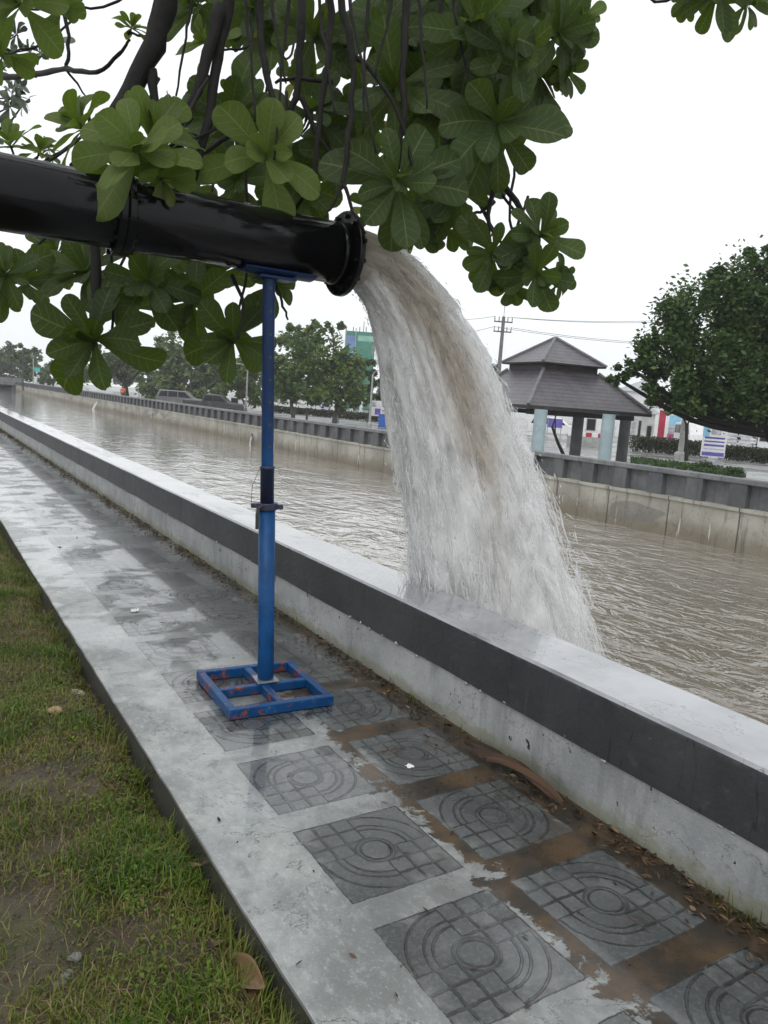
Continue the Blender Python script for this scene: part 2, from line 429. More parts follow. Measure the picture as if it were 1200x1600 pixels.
# ================================================================== GROUND AND WATER
g = MB()
nx, ny = 70, 160      # uneven turf strip beside the pavement
xs = np.concatenate([np.linspace(-60, -2, 10), np.concatenate([np.linspace(-1.6, .805, nx-11), [1.0]])]); ys = np.concatenate([np.linspace(-8, .6, 12), np.linspace(.8, 12, ny-30), np.linspace(13, 128, 18)])
V = []; 
for yy in ys:
    for xx in xs:
        edge = min(1, max(0, 1-(.82-xx)/.18))
        V.append((xx, yy, -.06 - .075*edge + .022*sgn_noise(xx, yy, 2.2) + .012*sgn_noise(xx, yy, 7.1)))
n = len(xs); F = [(j*n+i, j*n+i+1, (j+1)*n+i+1, (j+1)*n+i) for j in range(len(ys)-1) for i in range(n-1)]
turf_ground = g.add(V, F).build('ground', SOIL, smooth=True); tag(turf_ground, kind='structure')
g = MB()
ye = np.linspace(-4, 126, 900); jit = np.array([.004*sgn_noise(0, q, 1.1)+.0025*sgn_noise(1, q, 17) for q in ye])
V = []; 
for yy, q in zip(ye, jit): V += [(.812+q*.4, yy, -.22), (.814+q, yy, -.008), (.822+q, yy, 0), (2.26, yy, 0)]
F = [(4*i+k, 4*i+k+1, 4*i+4+k+1, 4*i+4+k)[::-1] for i in range(len(ye)-1) for k in range(3)]
F = [f[::-1] for f in F]
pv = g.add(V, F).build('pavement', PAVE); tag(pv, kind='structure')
g = MB(); g.add([(2.4, -10, -1.0), (14.3, -10, -1.0), (14.3, 127, -1.0), (2.4, 127, -1.0)], [(0, 1, 2, 3)])
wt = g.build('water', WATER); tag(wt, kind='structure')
g = MB(); g.add([(14.25, -100, -.7), (300, -100, -.7), (300, 320, -.7), (14.25, 320, -.7)], [(0, 1, 2, 3)]); tag(g.build('far_promenade', FARG), kind='structure')
g = MB(); g.add([(-300, 129, -.704), (14.25, 129, -.704), (14.25, 320, -.704), (-300, 320, -.704)], [(0, 1, 2, 3)]); tag(g.build('far_land', FARG), kind='structure')
g = MB(); g.add([(-300, -100, -.9), (-59, -100, -.9), (-59, 320, -.9), (-300, 320, -.9)], [(0, 1, 2, 3)]); tag(g.build('side_land', SOIL), kind='structure')

# ================================================================== NEAR PARAPET
pw = empty('parapet_wall', (2.34, 3, 0), 'low concrete parapet between the paved footpath and the canal, whitewashed below and dark grey above', 'wall')
g = MB(); N_ = 420; yy = np.linspace(-4, 126, N_)
V = []
for q in yy:
    a = .006*sgn_noise(3, q, 2.1)+.003*sgn_noise(2, q, 9)
    V += [(2.192+a, q, -.02), (2.19+a, q, .236), (2.50, q, .236), (2.50, q, -1.6)]
F = [(4*i+k+1, 4*i+k, 4*i+4+k, 4*i+4+k+1) for i in range(N_-1) for k in range(3)]
g.add(V, F).add([V[0], V[1], V[2], V[3]], [(0, 1, 2, 3)]).build('wall_base', WALLB, pw)
g = MB(); V = []; mi = []
for q in yy:
    a = .003*sgn_noise(5, q, 1.6); z0 = .236+.006*sgn_noise(8, q, 6)
    V += [(2.181+a, q, z0), (2.179+a, q, .468), (2.186+a, q, .481), (2.5, q, .486), (2.52, q, .476), (2.52, q, z0)]
for k in range(5):
    F = [(6*i+k+1, 6*i+k, 6*i+6+k, 6*i+6+k+1) for i in range(N_-1)]
    g.f += F; g.m += [1 if k in (2, 1) else 0]*len(F)
g.v = V; g.uv = [(0, 0)]*len(V); g.c = [(1, 1, 1, 1)]*len(V)
g.f.append((0, 1, 2, 3, 4, 5)); g.m.append(0)
g.build('wall_cap', [CAP, CAPTOP], pw)

g = MB(); rgm = np.random.default_rng(3)
for k in range(46):
    y0 = 1.0+9*rgm.uniform()**1.4; sz = rgm.uniform(.004, .013)*(1.4 if rgm.uniform() < .15 else 1)
    q = Vector((2.185, y0, .235+rgm.normal(0, .004))); n_, k_ = 8, 5; V = []
    for i in range(k_):
        th = math.pi*i/(k_-1)
        for j in range(n_): a = 2*math.pi*j/n_; r_ = sz*(1+.3*math.sin(3*a+k)); V.append((q.x+.6*r_*math.sin(th)*math.cos(a), q.y+1.4*r_*math.sin(th)*math.sin(a), q.z+.8*r_*math.cos(th)))
    g.add(V, [(i*n_+j, i*n_+(j+1) % n_, (i+1)*n_+(j+1) % n_, (i+1)*n_+j) for i in range(k_-1) for j in range(n_)])
o = g.build('mortar_lump', M_('pale_mortar', (.42, .42, .41), .7, .2, 20), pw, True); o['kind'] = 'stuff'
# ================================================================== FAR WALL
LF = 14.0
fw = empty('canal_wall', (LF, 40, -1.0), 'long grey parapet with recessed panels on stained concrete along the far bank of the canal', 'wall')
g = MB(); g.box(LF-.02, LF+.3, -6, 127, -1.6, -.2); g.box(LF-.06, LF+.32, -6, 127, -.2, -.13); g.build('retaining_wall', RETAIN, fw)
g = MB(); g.box(LF+.15, LF+.26, -6, 127, -.13, .34); g.build('panel_course', PANEL, fw)
g = MB(); g.box(LF-.02, LF+.28, -6, 127, .34, .445, bev=.012); g.build('coping', COPE, fw)
g = MB(); g.box(LF+.0, LF+.148, -.19, .19, -.13, .338, bev=.006)
p0 = g.build('post', POST, None); p0.parent = fw; p0.location = (0, 0, 0)
me = p0.data; me.transform(tr(-LF, 0, 1.0))
for i, yv in enumerate(range(6, 102)):
    o = p0 if i == 0 else p0.copy()
    if i: COL.objects.link(o)
    o.parent = fw; o.location = (0, yv+.15-40, 0)
g = MB()
for yv in range(102, 127): g.box(LF, LF+.148, yv+.15-.19, yv+.15+.19, -.13, .338)
o = g.build('post', POST, fw); o['kind'] = 'stuff'
# drain outlets in the retaining wall
drains = [(395, 681), (239, 648)]
for i, (px, py) in enumerate(drains):
    c = at(px, py, 0, LF-.03); s_ = .16
    root = empty('drain_outlet', (LF-.03, c[1], c[2]-.2), ['dark drain hole with water dribbling out in the far canal wall, beside the blue post', 'small dark drain hole in the far canal wall, farther off than the dribbling one'][i], 'drain', 'drain holes in the far wall')
    g = MB(); g.lathe([(s_*.75, 0), (s_, .0), (s_, .05), (s_*.75, .05)], tr(LF-.02, c[1], c[2]) @ rot('Y', -90), 20, closed=True); g.build('pipe_rim', GREYP, root)
    g = MB(); g.lathe([(s_*.75, 0.004), (.001, .004)], tr(LF-.02, c[1], c[2]) @ rot('Y', -90), 20); g.build('hole', DARKM, root)

# ================================================================== PIPE
PY, PZ, PR = 3.45, 2.188, .1435
OUTX = 1.845
MX = lambda x: tr(x, PY, PZ) @ rot('Y', 90)
pipe = empty('discharge_pipe', (1.5, PY, 2.03), 'large wet black steel pipe crossing overhead from the left, pouring water from its flanged end', 'pipe')
def mat_pipe():
    m, t, P, O = start('glossy_wet_pipe')
    p = wpos(); n = noise(p, 4, 5, .6); st = noise(wpos((1.2, 6, 6)), 3.2, 5, .62, .5)
    col = mix(n.step(.3, .7), (.003, .003, .0035), (.006, .006, .007)); setc(P.inputs['Base Color'], col)
    setc(P.inputs['Roughness'], st.step(.42, .6)*.12+.09); P.inputs['Specular IOR Level'].default_value = .22
    bump(P, st*.7+noise(p, 30, 4)*.1, .13, .02); return m
PIPE = mat_pipe()
g = MB(); g.lathe([(PR, -6), (PR, -2.0), (PR, -1), (PR, 0), (PR, .8), (PR, OUTX+.02), (PR-.012, OUTX+.02), (PR-.012, 1.2), (PR-.012, -6)], MX(0), 64); g.build('barrel', PIPE, pipe, True)
def flange(x, name, r=.2, th=.026):
    g = MB(); g.lathe([(PR+.001, -.005), (r-.004, -.005), (r, 0), (r, th), (r-.004, th+.004), (PR-.012, th+.004)], MX(x), 64); return g.build(name, PIPE, pipe)
fl = flange(OUTX-.02, 'outlet_flange', .2, .018)
g = MB()
for k in range(12):
    a = 2*math.pi*(k+.5)/12; c = (PY+.175*math.cos(a), PZ+.175*math.sin(a)); g = MB(); g.tube([(OUTX-.04, *c), (OUTX+.018, *c)], .011, 6); g.build('bolt', PIPE, fl)
for q, xq in enumerate((.745, .78)):
    fj = flange(xq, 'joint_flange', .17, .024)
g = MB()
for k in range(12):
    a = 2*math.pi*(k+.5)/12; c = (PY+.157*math.cos(a), PZ+.157*math.sin(a)); g = MB(); g.tube([(.73, *c), (.82, *c)], .011, 6); g.build('bolt', PIPE, fj)
# weld bead and collar
g = MB(); g.lathe([(PR+.001, -.012), (PR+.006, -.006), (PR+.006, .006), (PR+.001, .012)], MX(OUTX-.06), 64); g.build('weld_collar', PIPE, pipe, True)

# ================================================================== STAND
def mat_stand():
    m, t, P, O = start('worn_blue_paint')
    p = wpos(); x, y, z = sep(p); n = noise(p, 7, 5, .6)
    col = mix(n.step(.35, .7), (.004, .045, .145), (.007, .07, .21))
    low = z.lt(.075)
    rust = noise(p, 10, 6, .68, .6).step(.55, .60)*low*(noise(p, 70, 4, .7).step(.3, .5)*.5+.5)
    col = mix(rust, col, mix(noise(p, 25, 4), (.30, .06, .025), (.12, .04, .025)))
    wornm = noise(p, 40, 5, .7).step(.6, .68)*low
    col = mix(wornm*.6, col, (.16, .2, .26))
    dk = noise(wpos((3, 3, .6)), 9, 5, .6).step(.58, .70)*.65
    col = mix(dk, col, (.010, .016, .038))
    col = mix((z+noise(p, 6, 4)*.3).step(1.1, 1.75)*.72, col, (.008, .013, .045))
    chip = noise(p, 60, 3, .6).step(.70, .73)
    col = mix(chip*.7, col, (.09, .06, .045))
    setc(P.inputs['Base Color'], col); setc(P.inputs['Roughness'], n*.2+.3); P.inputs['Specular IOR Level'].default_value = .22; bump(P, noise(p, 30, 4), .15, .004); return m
STB = mat_stand()
def mat_sleeve():
    m, t, P, O = start('rusty_dark_blue'); p = wpos(); n = noise(p, 14, 5, .6)
    col = mix(n.step(.42, .6), (.006, .026, .09), (.02, .02, .04)); setc(P.inputs['Base Color'], col); P.inputs['Roughness'].default_value = .45; bump(P, n, .3, .005); return m
SLV = mat_sleeve()
st = empty('pipe_stand', (1.52, 3.43, 0), 'blue adjustable steel post on a square base frame, holding up the black pipe', 'pipe stand')
A, B, C_, D_ = [np.array(at(px, py, 2, .055)) for px, py in ((309, 1047), (357, 1110), (522, 1087), (455, 1030))]
ctr = (A+B+C_+D_)/4; ex = ((C_-B)+(D_-A))/2; sx = np.linalg.norm(ex[:2]); ang = math.degrees(math.atan2(ex[1], ex[0])); sy = np.linalg.norm(((A-B)+(D_-C_))[:2])/2
MBF = tr(ctr[0], ctr[1], 0.004) @ rot('Z', ang)
hx, hy, wd, hh = sx/2, sy/2, .037, .05
g = MB(); b = .004
g.box(-hx, hx, -hy, -hy+wd, 0, hh, M=MBF, bev=b); g.box(-hx, hx, hy-wd, hy, 0, hh, M=MBF, bev=b)
g.box(-hx, -hx+wd, -hy+wd, hy-wd, 0, hh-.001, M=MBF, bev=b); g.box(hx-wd, hx, -hy+wd, hy-wd, 0, hh-.001, M=MBF, bev=b)
bf = g.build('base_frame', STB, st)
g = MB(); g.box(-wd/2, wd/2, -hy+wd, hy-wd, 0.001, hh-.002, M=MBF, bev=b); g.build('cross_bar', STB, st)
g = MB(); g.box(-hx+wd, -wd/2, -wd/2, wd/2, 0.001, hh-.004, M=MBF, bev=b); g.box(wd/2, hx-wd, -wd/2, wd/2, 0.001, hh-.004, M=MBF, bev=b); g.build('cross_bar', STB, st)
b0 = Vector(at(415, 1062, 2, .055)); t0 = Vector(at(420, 438, 1, PY)); t0.z = 2.02
ax = (t0-b0); 
def onp(z): return b0 + ax*((z-b0.z)/ax.z)
MP = lambda z: Matrix.Translation(onp(z)) @ ax.to_track_quat('Z', 'Y').to_matrix().to_4x4()
g = MB(); g.box(-.055, .055, -.055, .055, 0, .008, M=MP(.056) @ rot('Z', ang), bev=.002); g.build('foot_plate', M_('bare_galvanised', (.2, .24, .28), .35, .2, 10, metal=.3), st)
g = MB(); g.lathe([(.039, .066), (.041, .07), (.041, .93), (.034, .93)], Matrix.Translation(onp(0)) @ ax.to_track_quat('Z', 'Y').to_matrix().to_4x4(), 28); lt_ = g.build('lower_tube', STB, st, True)
g = MB(); g.lathe([(.03, 0), (.0495, 0), (.052, .004), (.052, .03), (.0495, .034), (.03, .034)], MP(.93), 28); 
for k in (0, 180): g.box(.045, .078, -.014, .014, .006, .028, M=Matrix.Translation(onp(.93)) @ rot('Z', k-25), bev=.003)
g.build('collar', SLV, st)
g = MB(); g.lathe([(.03, .0), (.0335, .0), (.0335, .165), (.0358, .166), (.0358, .18), (.03, .182)], MP(.963), 28); g.build('sleeve', SLV, st, True)
g = MB(); g.lathe([(.0295, 0), (.0295, .98)], MP(1.05), 28); ut = g.build('upper_tube', STB, st, True)
for k in range(8):
    g = MB(); mq = Matrix.Translation(onp(1.24+k*.105)); 
    d_ = (Vector(CAM)-onp(1.2)); d_.z = 0; aa = math.degrees(math.atan2(d_.y, d_.x))+22
    g.lathe([(.0065, .0275), (.0065, .0302), (.0001, .0302)], mq @ rot('Z', aa) @ rot('Y', 90), 12); g.build('pin_hole', DARKM, ut)
g = MB(); hd = onp(.945)+Vector((-.056, -.03, 0)); g.tube([hd+Vector((.02, 0, .012)), hd, hd+Vector((-.006, 0, -.03)), hd+Vector((-.004, 0, -.105))], [.009, .0095, .009, .0085], 8); g.build('lever', DARKM, st)
g = MB(); g.tube([onp(1.14)+Vector((-.04, -.01, 0)), onp(1.05)+Vector((-.085, -.02, 0)), onp(.97)+Vector((-.09, -.02, 0)), onp(.95)+Vector((-.06, -.03, 0))], .0016, 5); g.build('tether_wire', M_('rusty_wire', (.16, .07, .04), .6), st)
# saddle: half-round cradle under the pipe plus top plate
g = MB(); prof = []
for k in range(13):
    a = R(-118+k*(56/12)); prof.append(((PR+.003)*math.cos(a), (PR+.003)*math.sin(a)))
for k in range(12, -1, -1):
    a = R(-118+k*(56/12)); prof.append(((PR+.012)*math.cos(a), (PR+.012)*math.sin(a)))
Ms = Matrix(((0, 0, 1, 0), (1, 0, 0, PY), (0, 1, 0, PZ), (0, 0, 0, 1)))
g.prism(prof, 1.31, 1.665, Ms); g.build('saddle', STB, st)
g = MB(); g.box(1.39, 1.57, PY-.05, PY+.05, 2.018, 2.031, bev=.002); g.build('top_plate', STB, st)

# ================================================================== WATER JET
def vel(u):                                   # outflow speed against height in the pipe (u -1..1)
    return max(.95, 1.72 + .72*u)
def jpos(u, w_, t, sp=1.0):
    sx_ = OUTX+.02 + vel(u)*t + .29*max(0, min(1.1, u))*max(0, (t/.815-.35)/.5)**1.5
    y_ = PY + (.125*w_ + .26*w_*t)*sp
    z_ = PZ + .131*u - 4.905*t*t
    return np.array([sx_, y_, z_])
TEND = .815
def mat_jet(name, lo, hi, alpha_edge):
    m, t, P, O = start(name)
    uvn = t.nodes.new('ShaderNodeUVMap'); uvn.uv_map = 'UVMap'; x, y, z = sep(uvn.outputs[0])      # x: around (0..1), y: time 0..1
    at_ = t.nodes.new('ShaderNodeAttribute'); at_.attribute_name = 'Col'; cr, cg, cb = sep(at_.outputs['Vector'])   # r: brownness  g: aeration b: random
    def st_(sx_, sy_, d=4, off=0.0):
        mp = t.nodes.new('ShaderNodeMapping'); mp.inputs['Scale'].default_value = (sx_, sy_, 1); mp.inputs['Location'].default_value = (off, off*.7, off)
        t.links.new(uvn.outputs[0], mp.inputs[0]); return noise(mp.outputs[0], 1.0, d, .62, .35)
    s1, s2, s3 = st_(30, 7, 6), st_(95, 17, 5, 3.1), st_(11, 9, 5, 7.7)
    streak = s1*.4+s2*.3+s3*.3
    br = (cr + (s1-.5)*1.1 + (s3-.5)*.9).step(.22, .85)
    white = mix(streak.step(.38, .62), (.86, .86, .855), (.97, .97, .97))
    brown = mix(streak.step(.38, .62), (.44, .395, .335), (.72, .68, .62))
    setc(P.inputs['Base Color'], mix(br, white, brown))
    P.inputs['Roughness'].default_value = .22; P.inputs['Specular IOR Level'].default_value = .5
    bump(P, s1*.6+s2*.35+s3*.8, .28, .02)
    tl = t.nodes.new('ShaderNodeBsdfTranslucent'); setc(tl.inputs[0], mix(br, (.95, .95, .95), (.62, .54, .45)))
    ms = t.nodes.new('ShaderNodeMixShader'); ms.inputs[0].default_value = .55; t.links.new(P.outputs[0], ms.inputs[1]); t.links.new(tl.outputs[0], ms.inputs[2])
    tp = t.nodes.new('ShaderNodeBsdfTransparent')
    al = ((s1*.34+s2*.30+s3*.36) + (1-cg)*.55 - alpha_edge).step(lo, hi)
    m2 = t.nodes.new('ShaderNodeMixShader'); setc(m2.inputs[0], al); t.links.new(tp.outputs[0], m2.inputs[1]); t.links.new(ms.outputs[0], m2.inputs[2])
    t.links.new(m2.outputs[0], O.inputs[0]); return m
jet = empty('water_jet', (OUTX, PY, PZ-.15), 'broad gush of muddy white water arching from the black pipe mouth down into the canal', 'water jet')
def brownness(u, w_, t):
    tn = t/TEND
    b_ = max(0, 1-tn*1.25)**.7*math.exp(-((u+.02)/(.75-.62*tn))**2)*1.25
    return max(0, min(1, b_+(.5 if tn < .06 else 0)))
def shell(scale, mat_, seed, amp):
    rg = np.random.default_rng(seed); ph = rg.uniform(0, 6.28, 12)
    g = MB(); NA, NT = 168, 110; V = []; UV = []; C = []
    for i in range(NT+1):
        tn = i/NT; t = TEND*tn
        for j in range(NA+1):
            a = 2*math.pi*j/NA; u, w_ = math.cos(a), math.sin(a)
            k = scale*(1 if scale <= 1 else 1+(scale-1)*0) 
            gs = min(1, .25+tn*2.2)
            rip = amp*gs*(math.sin(7*a+ph[0]+tn*4)+math.sin(13*a+ph[1]-tn*5)*.8+math.sin(23*a+ph[2]+tn*3)*.6+math.sin(5*a+ph[3]+tn*11)*.7)
            sc_ = scale if scale <= 1 else 1+(scale-1)*min(1, tn*1.15)**1.5
            kk = sc_*(1+rip) if tn > .02 else min(scale, .99)
            P_ = jpos(u*kk, w_*kk, t)
            if tn > .03:
                q_ = Vector((P_[0]*4.2+seed*9.1, P_[1]*4.2, P_[2]*2.2+tn*3)); lump = MN.fractal(q_, .9, 2.1, 4)
                q_ = Vector((P_[0]*13+seed*3.3, P_[1]*13, P_[2]*5)); lump2 = MN.fractal(q_, .9, 2.1, 3)
                dvec = np.array([u*.9, w_, .25*u]); P_ = P_ + dvec*(lump*.075+lump2*.03)*min(1, tn*1.2+.05)
            V.append(P_); UV.append((j/NA, tn)); C.append((brownness(u*min(1, scale), w_, t), min(1, max(0, tn*1.1+(scale-.8)*.6)), 0, 1))
    n = NA+1
    F = [(i*n+j, i*n+j+1, (i+1)*n+j+1, (i+1)*n+j) for i in range(NT) for j in range(NA)]
    g.add(V, F, 0, UV, C)
    return g
JM0 = mat_jet('water_core', -.2, .1, .0); JM1 = mat_jet('water_sheet', .46, .62, .0); JM2 = mat_jet('water_veil', .47, .66, .12); JM3 = mat_jet('water_mist', .5, .72, .16)
shell(.72, JM0, 1, .05).build('core_stream', JM0, jet, True, True)
for k, (sc, mm, am) in enumerate(((.84, JM1, .04), (.94, JM1, .04), (1.02, JM2, .045), (1.08, JM2, .05), (1.15, JM3, .05))):
    shell(sc, mm, 10+k, am).build('water_sheet', mm, jet, True, True)
def mat_strand():
    m, t, P, O = start('water_strand')
    at_ = t.nodes.new('ShaderNodeAttribute'); at_.attribute_name = 'Col'; cr, cg, cb = sep(at_.outputs['Vector'])
    col = mix(cr, mix(cb, (.85, .85, .85), (.97, .97, .97)), mix(cb, (.3, .26, .2), (.58, .52, .45)))
    setc(P.inputs['Base Color'], col); P.inputs['Roughness'].default_value = .2
    tl = t.nodes.new('ShaderNodeBsdfTranslucent'); setc(tl.inputs[0], mix(cr, (.9, .9, .9), (.5, .42, .33)))
    ms = t.nodes.new('ShaderNodeMixShader'); ms.inputs[0].default_value = .4; t.links.new(P.outputs[0], ms.inputs[1]); t.links.new(tl.outputs[0], ms.inputs[2])
    tp = t.nodes.new('ShaderNodeBsdfTransparent'); m2 = t.nodes.new('ShaderNodeMixShader'); setc(m2.inputs[0], cg)
    t.links.new(tp.outputs[0], m2.inputs[1]); t.links.new(ms.outputs[0], m2.inputs[2]); t.links.new(m2.outputs[0], O.inputs[0]); return m
STR = mat_strand()
def strands(n, r0, r1, seed, lmin, lmax, rad, tmin=.05, al=(.35, .8)):
    rg = np.random.default_rng(seed); g = MB()
    for _ in range(n):
        a = rg.uniform(0, 6.283); k = rg.uniform(r0, r1); u, w_ = math.cos(a)*k, math.sin(a)*k
        tn = tmin+(1-tmin)*rg.uniform()**.7; kq = 1 if k <= 1 else 1/k*(1+(k-1)*tn); u, w_ = u*kq, w_*kq; L = rg.uniform(lmin, lmax)*(.4+.6*tn); t1 = TEND*tn; t0_ = max(.01, t1-L)
        pts = [jpos(u, w_, t0_+(t1-t0_)*q/4) for q in range(5)]
        jv = rg.normal(0, .008+.026*tn, 3); skew = rg.normal(0, .012+.02*tn, 3)
        rr = rad*rg.uniform(.4, 1.3)*(.5+.8*tn)
        br = brownness(u, w_, t1)*rg.uniform(.85, 1.3); bb = rg.uniform()
        b_ = len(g.v)
        pts = [Vector(p_+jv+skew*(q_i/4-.5)) for q_i, p_ in enumerate(pts)]
        g.tube(pts, [rr*.08, rr*.7, rr, rr*.7, rr*.08], 4, cap=False)
        al_ = rg.uniform(*al)
        prof = [0.0, .8, 1, .8, 0.0]
        for i in range(5):
            for j in range(4): g.c[b_+i*4+j] = (min(1, br), al_*prof[i], bb, 1)
    return g
strands(5200, .80, 1.08, 21, .018, .055, .0046, .05, (.25, .7)).build('water_strand', STR, jet, True, True)
strands(2600, .98, 1.22, 22, .012, .045, .0036, .08, (.2, .55)).build('loose_strand', STR, jet, True, True)
def droplets(n, seed):
    rg = np.random.default_rng(seed); g = MB()
    for _ in range(n):
        a = rg.uniform(0, 6.283); k = 1.0+abs(rg.normal(0, .13)); tn = .08+.92*rg.uniform()**.8; k = 1+(k-1)*(.25+.75*tn)
        p_ = jpos(math.cos(a)*k, math.sin(a)*k, TEND*tn)+rg.normal(0, .012+.03*tn, 3); s_ = rg.uniform(.0016, .0042)
        d_ = jpos(math.cos(a)*k, math.sin(a)*k, TEND*tn+.01)-jpos(math.cos(a)*k, math.sin(a)*k, TEND*tn); d_ = d_/np.linalg.norm(d_)*s_*rg.uniform(1.2, 5)
        b_ = len(g.v); g.tube([Vector(p_-d_), Vector(p_), Vector(p_+d_)], [s_*.15, s_, s_*.15], 5, cap=False)
        for q in range(b_, len(g.v)): g.c[q] = (brownness(math.cos(a), math.sin(a), TEND*tn), .6, rg.uniform(.3, 1), 1)
    o = g.build('droplets', STR, jet, True, True); o['kind'] = 'stuff'; return o
droplets(2800, 5)
# churned foam where the jet lands
g = MB(); rg = np.random.default_rng(31); NR, NA = 22, 60; V = []; C = []; UV = []
cx_, cy_ = 3.35, PY
for i in range(NR+1):
    for j in range(NA):
        a = 2*math.pi*j/NA; rr = i/NR
        ex_, ey_ = 1.35, .75
        h = .22*math.exp(-((rr-.45)/.3)**2)*(.7+.5*sgn_noise(math.cos(a)*3, math.sin(a)*3+rr*6, 1.6)) - .03*(rr**3)*1.0 + (.05*sgn_noise(math.cos(a)*rr*9, math.sin(a)*rr*9, 1.3))*(1-rr)
        V.append((cx_+ex_*rr*math.cos(a), cy_+ey_*rr*math.sin(a), -1.0+max(-.02, h))); UV.append((j/NA, rr)); C.append((.15, .3+rr*.7, .6, 1))
F = [(i*NA+j, i*NA+(j+1) % NA, (i+1)*NA+(j+1) % NA, (i+1)*NA+j) for i in range(NR) for j in range(NA)]
g.add(V, F, 0, UV, C).build('splash_foam', JM1, jet, True, True)

# ================================================================== ALMOND TREE (big obovate leaves)
def mat_leaf(name, dark, lite, under, trans):
    m, t, P, O = start(name)
    uvn = t.nodes.new('ShaderNodeUVMap'); uvn.uv_map = 'UVMap'; x, y, z = sep(uvn.outputs[0])
    at_ = t.nodes.new('ShaderNodeAttribute'); at_.attribute_name = 'Col'; cr, cg, cb = sep(at_.outputs['Vector'])
    oi = t.nodes.new('ShaderNodeObjectInfo'); rnd = X(oi.outputs['Random'])
    geo = t.nodes.new('ShaderNodeNewGeometry'); back = X(geo.outputs['Backfacing'])
    n = noise(wpos(), 14, 5, .6)
    ax_ = x.abs()
    mid = ax_.stepr(.025, .06)
    sv = ((y*8-ax_*1.3).fract()-.5).abs().stepr(.03, .085)*ax_.stepr(.75, .95)*.55
    vein = mid.mx(sv)
    tone = (cr*.75+rnd*.35+n*.25).step(.2, 1.05)
    top = mix(tone, dark, lite)
    und = mix(tone, tuple(q*.8 for q in under), tuple(min(1, q*1.25) for q in under))
    base = mix(back, top, und)
    base = mix(vein*(back*.2+.28), base, (.20, .24, .09))
    yel = cb.step(.9, .96)*.8
    base = mix(yel, base, (.30, .24, .03))
    spots = noise(wpos(), 38, 4, .6).step(.62, .7)*.55
    base = mix(spots, base, (.05, .045, .02))
    setc(P.inputs['Base Color'], base); setc(P.inputs['Roughness'], back*.2+.33+n*.14); P.inputs['Specular IOR Level'].default_value = .32
    bump(P, vein*-.6+n*.5, .35, .006)
    tl = t.nodes.new('ShaderNodeBsdfTranslucent'); setc(tl.inputs[0], mix(vein*.4, trans, (.35, .4, .12)))
    ms = t.nodes.new('ShaderNodeMixShader'); ms.inputs[0].default_value = .33
    t.links.new(P.outputs[0], ms.inputs[1]); t.links.new(tl.outputs[0], ms.inputs[2]); t.links.new(ms.outputs[0], O.inputs[0]); return m
LEAF = mat_leaf('almond_leaf', (.012, .028, .004), (.046, .078, .010), (.025, .045, .010), (.14, .22, .015))
BARK = M_('wet_dark_bark', (.010, .0085, .0075), .6, .4, 18, bmp=.6, c2=(.028, .025, .022), lo=.62, hi=.78, spec=.25)
ROWS = [0, .1, .22, .36, .5, .63, .75, .85, .93, .98, 1.0]
HALF = [.016, .04, .075, .125, .175, .215, .235, .222, .17, .10, .02]
def leaf_into(g, M, L, rg, bright=.5, yellow=0.0, droop=.5):
    V = []; UV = []; C = []
    fold = rg.uniform(.02, .5); tw = rg.normal(0, .22); br = float(np.clip(rg.normal(bright, .22), 0, 1)); yl = 1.0 if rg.uniform() < yellow else 0.0
    wv = rg.uniform(0, 6.28); wd_ = rg.uniform(.78, 1.15); asym = rg.normal(0, .09)
    for r, h in zip(ROWS, HALF):
        a = droop*r*r*.9
        cx2, cz = r*math.cos(a*.5), -r*math.sin(a*.5)*.9
        for s_ in (-1, -.5, 0, .5, 1):
            yv = s_*h*wd_; zz = abs(s_)*h*fold + .03*math.sin(r*8+wv+s_*2)*abs(s_)+tw*s_*h*r - (h*.35*fold if abs(s_) == 1 else 0)
            V.append(M @ (Vector((cx2+asym*r*r*0, yv+asym*r*r, cz+zz))*L)); UV.append((s_, r)); C.append((br, 0, yl, 1))
    F = [(i*5+j, i*5+j+1, (i+1)*5+j+1, (i+1)*5+j) for i in range(len(ROWS)-1) for j in range(4)]
    F = [f[::-1] for f in F]
    # normals up (local +z)
    g.add(V, [f[::-1] for f in F], 0, UV, C)
def rosette_mesh(seed, n=12, bright=.45, yellow=.008, spread=(25, 98)):
    rg = np.random.default_rng(seed); g = MB()
    for i in range(n):
        f = i/(n-1); az = i*137.5+rg.normal(0, 14); el = spread[1]+(spread[0]-spread[1])*f**1.3 + rg.normal(0, 12)   # angle from axis
        L = (1.0-.42*f**1.5)*rg.uniform(.72, 1.1)
        M = rot('Z', az) @ rot('Y', el-90) @ tr(.03, 0, .02+.05*f)
        leaf_into(g, M, L, rg, bright+.25*f, yellow, rg.uniform(.15, .8)*(1-f*.6))
    g.tube([(0, 0, -.12), (0, 0, .0), (0, 0, .07)], [.028, .03, .012], 6, mi=1)
    return g
VAR = []
for k in range(9):
    o = rosette_mesh(100+k, [14, 16, 15, 13, 17, 15, 13, 14, 16][k], .42+.02*(k % 3)).build('leaf_cluster', [LEAF, BARK], None, True, True)
    VAR.append(o.data); bpy.data.objects.remove(o)
LEAFB = mat_leaf('young_almond_leaf', (.045, .076, .008), (.105, .155, .017), (.07, .10, .02), (.18, .29, .025))
VARB = []
for k in range(3):
    o = rosette_mesh(200+k, [12, 14, 13][k], .6, .02, (15, 95)).build('leaf_cluster', [LEAFB, BARK], None, True, True)
    VARB.append(o.data); bpy.data.objects.remove(o)

